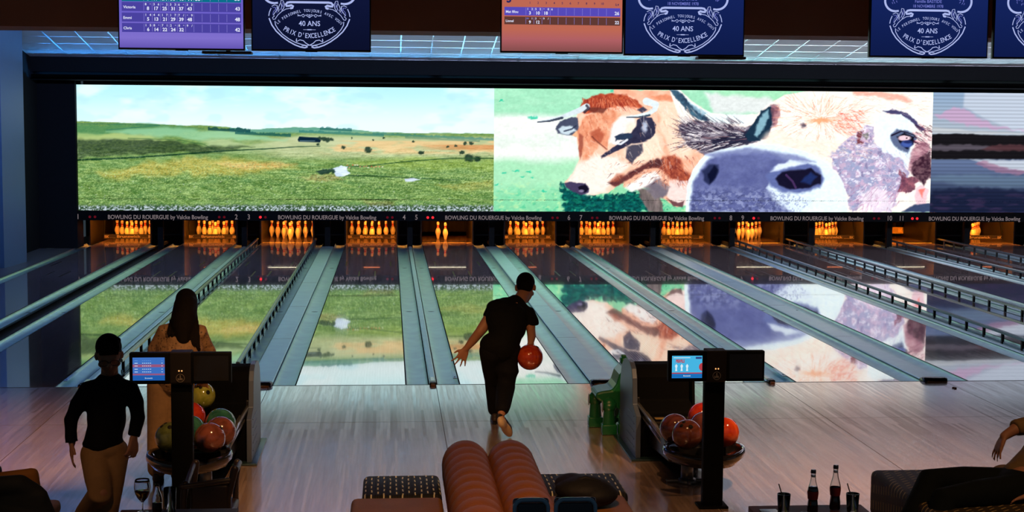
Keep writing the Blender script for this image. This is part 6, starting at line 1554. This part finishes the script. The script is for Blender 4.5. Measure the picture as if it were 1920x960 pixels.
m = MB(); m.lathe([(.0001, .005), (.0250, .006), (.0255, .06), (.0001, .06)], (-1.655, -6.70, .50), 24); m.build('drink', REDD, e)

# dark low armchair frame behind the left table
e = empty('armchair', (-1.5, -5.6, 0), 'low dark wooden armchair standing behind the left console', 'chair')
DW = mat('dark_chair_wood', (.022, .014, .012), .45, noise=.2)
m = MB(); m.box(-1.63, -1.40, -5.60, -5.56, .17, .385, bev=.02); m.build('backrest', DW, e)
m = MB(); m.box(-1.66, -1.38, -5.56, -5.15, .14, .20, bev=.02); m.build('seat', DW, e)
m = MB(); m.tube([(-1.68, -5.60, .375), (-1.55, -5.60, .39), (-1.40, -5.58, .405)], [.017, .019, .02], 10, ends='round'); m.build('top_rail', DW, e)
for x0, y0, x1, y1, zt in ((-1.405, -5.58, -1.365, -5.56, .47), (-1.67, -5.60, -1.66, -5.58, .385), (-1.40, -5.18, -1.39, -5.16, .42), (-1.66, -5.18, -1.65, -5.16, .42)):
    q = MB(); q.tube([(x0, y0, 0), (x0, y0, .3), (x1, y1, zt)], [.016, .02, .024], 10, ends='round'); q.build('leg', DW, e)
for x in (-1.375, -1.66): q = MB(); q.tube([(x, -5.57, .42 if x > -1.5 else .37), (x, -5.16, .42)], .016, 10, ends='round'); q.build('armrest', DW, e)

# chair with a jacket in the lower left corner
e = empty('leather_chair', (-2.48, -6.6, 0), 'brown leather chair in the lower left corner under a black jacket', 'chair')
m = MB(); m.box(-2.72, -2.28, -6.62, -6.54, .42, .705, bev=.035, rot=R3('Y', -7)); m.build('backrest', TAN, e)
m = MB(); m.box(-2.72, -2.28, -6.55, -6.10, .36, .44, bev=.03); m.build('seat', TAN, e)
for x in (-2.69, -2.31):
    for y in (-6.58, -6.14): q = MB(); q.tube([(x, y, 0), (x, y, .40)], .014, 10); q.build('leg', RTRIM, e)
JK = mat('black_jacket_cloth', (.010, .012, .013), .85, noise=.2, bump=.8, bscale=12)
m = MB()
limb(m, [(-2.70, -6.68, .60), (-2.55, -6.70, .655), (-2.36, -6.69, .665), (-2.29, -6.67, .61)], [.05, .055, .055, .05])
limb(m, [(-2.70, -6.70, .30), (-2.50, -6.71, .32), (-2.24, -6.70, .28)], [.06, .07, .07]); limb(m, [(-2.70, -6.69, .46), (-2.50, -6.72, .50), (-2.25, -6.70, .46)], [.06, .065, .06])
m.box(-2.74, -2.22, -6.73, -6.66, .22, .64, bev=.03); m.box(-2.74, -2.50, -6.73, -6.48, .62, .735, bev=.03)
limb(m, [(-2.27, -6.68, .60), (-2.23, -6.68, .48), (-2.21, -6.68, .32)], [.045, .05, .045])
tag(remesh('jacket', m, .012, JK, None, 4), 'black jacket draped over the brown chair in the lower left corner', 'jacket')
e = empty('steel_stand', (-2.44, -7.3, 0), 'thin steel tube stand at the lower left edge', 'stand')
m = MB(); m.tube([(-2.385, -7.3, .0), (-2.40, -7.3, .40), (-2.435, -7.3, .60)], .011, 10); m.build('tube', RTRIM, e)
m = MB(); m.lathe([(.13, .0), (.13, .012), (.02, .02), (.0001, .02)], (-2.385, -7.3, 0), 24); m.build('base', RTRIM, e)

# small red scrap on the approach
m = MB(); pts = [(.02, 0), (.007, .006), (.004, .02), (-.005, .006), (-.018, .008), (-.008, -.003), (-.012, -.016), (.001, -.008), (.012, -.014), (.008, -.003)]
m.prism([(5.13 + a, -.42 + b * 2) for a, b in pts], 'z', .0005, .012); tag(m.build('paper_scrap', mat('red_brown_paper', (.16, .03, .02), .7)), 'small dark red scrap lying on the approach at the right', 'scrap')
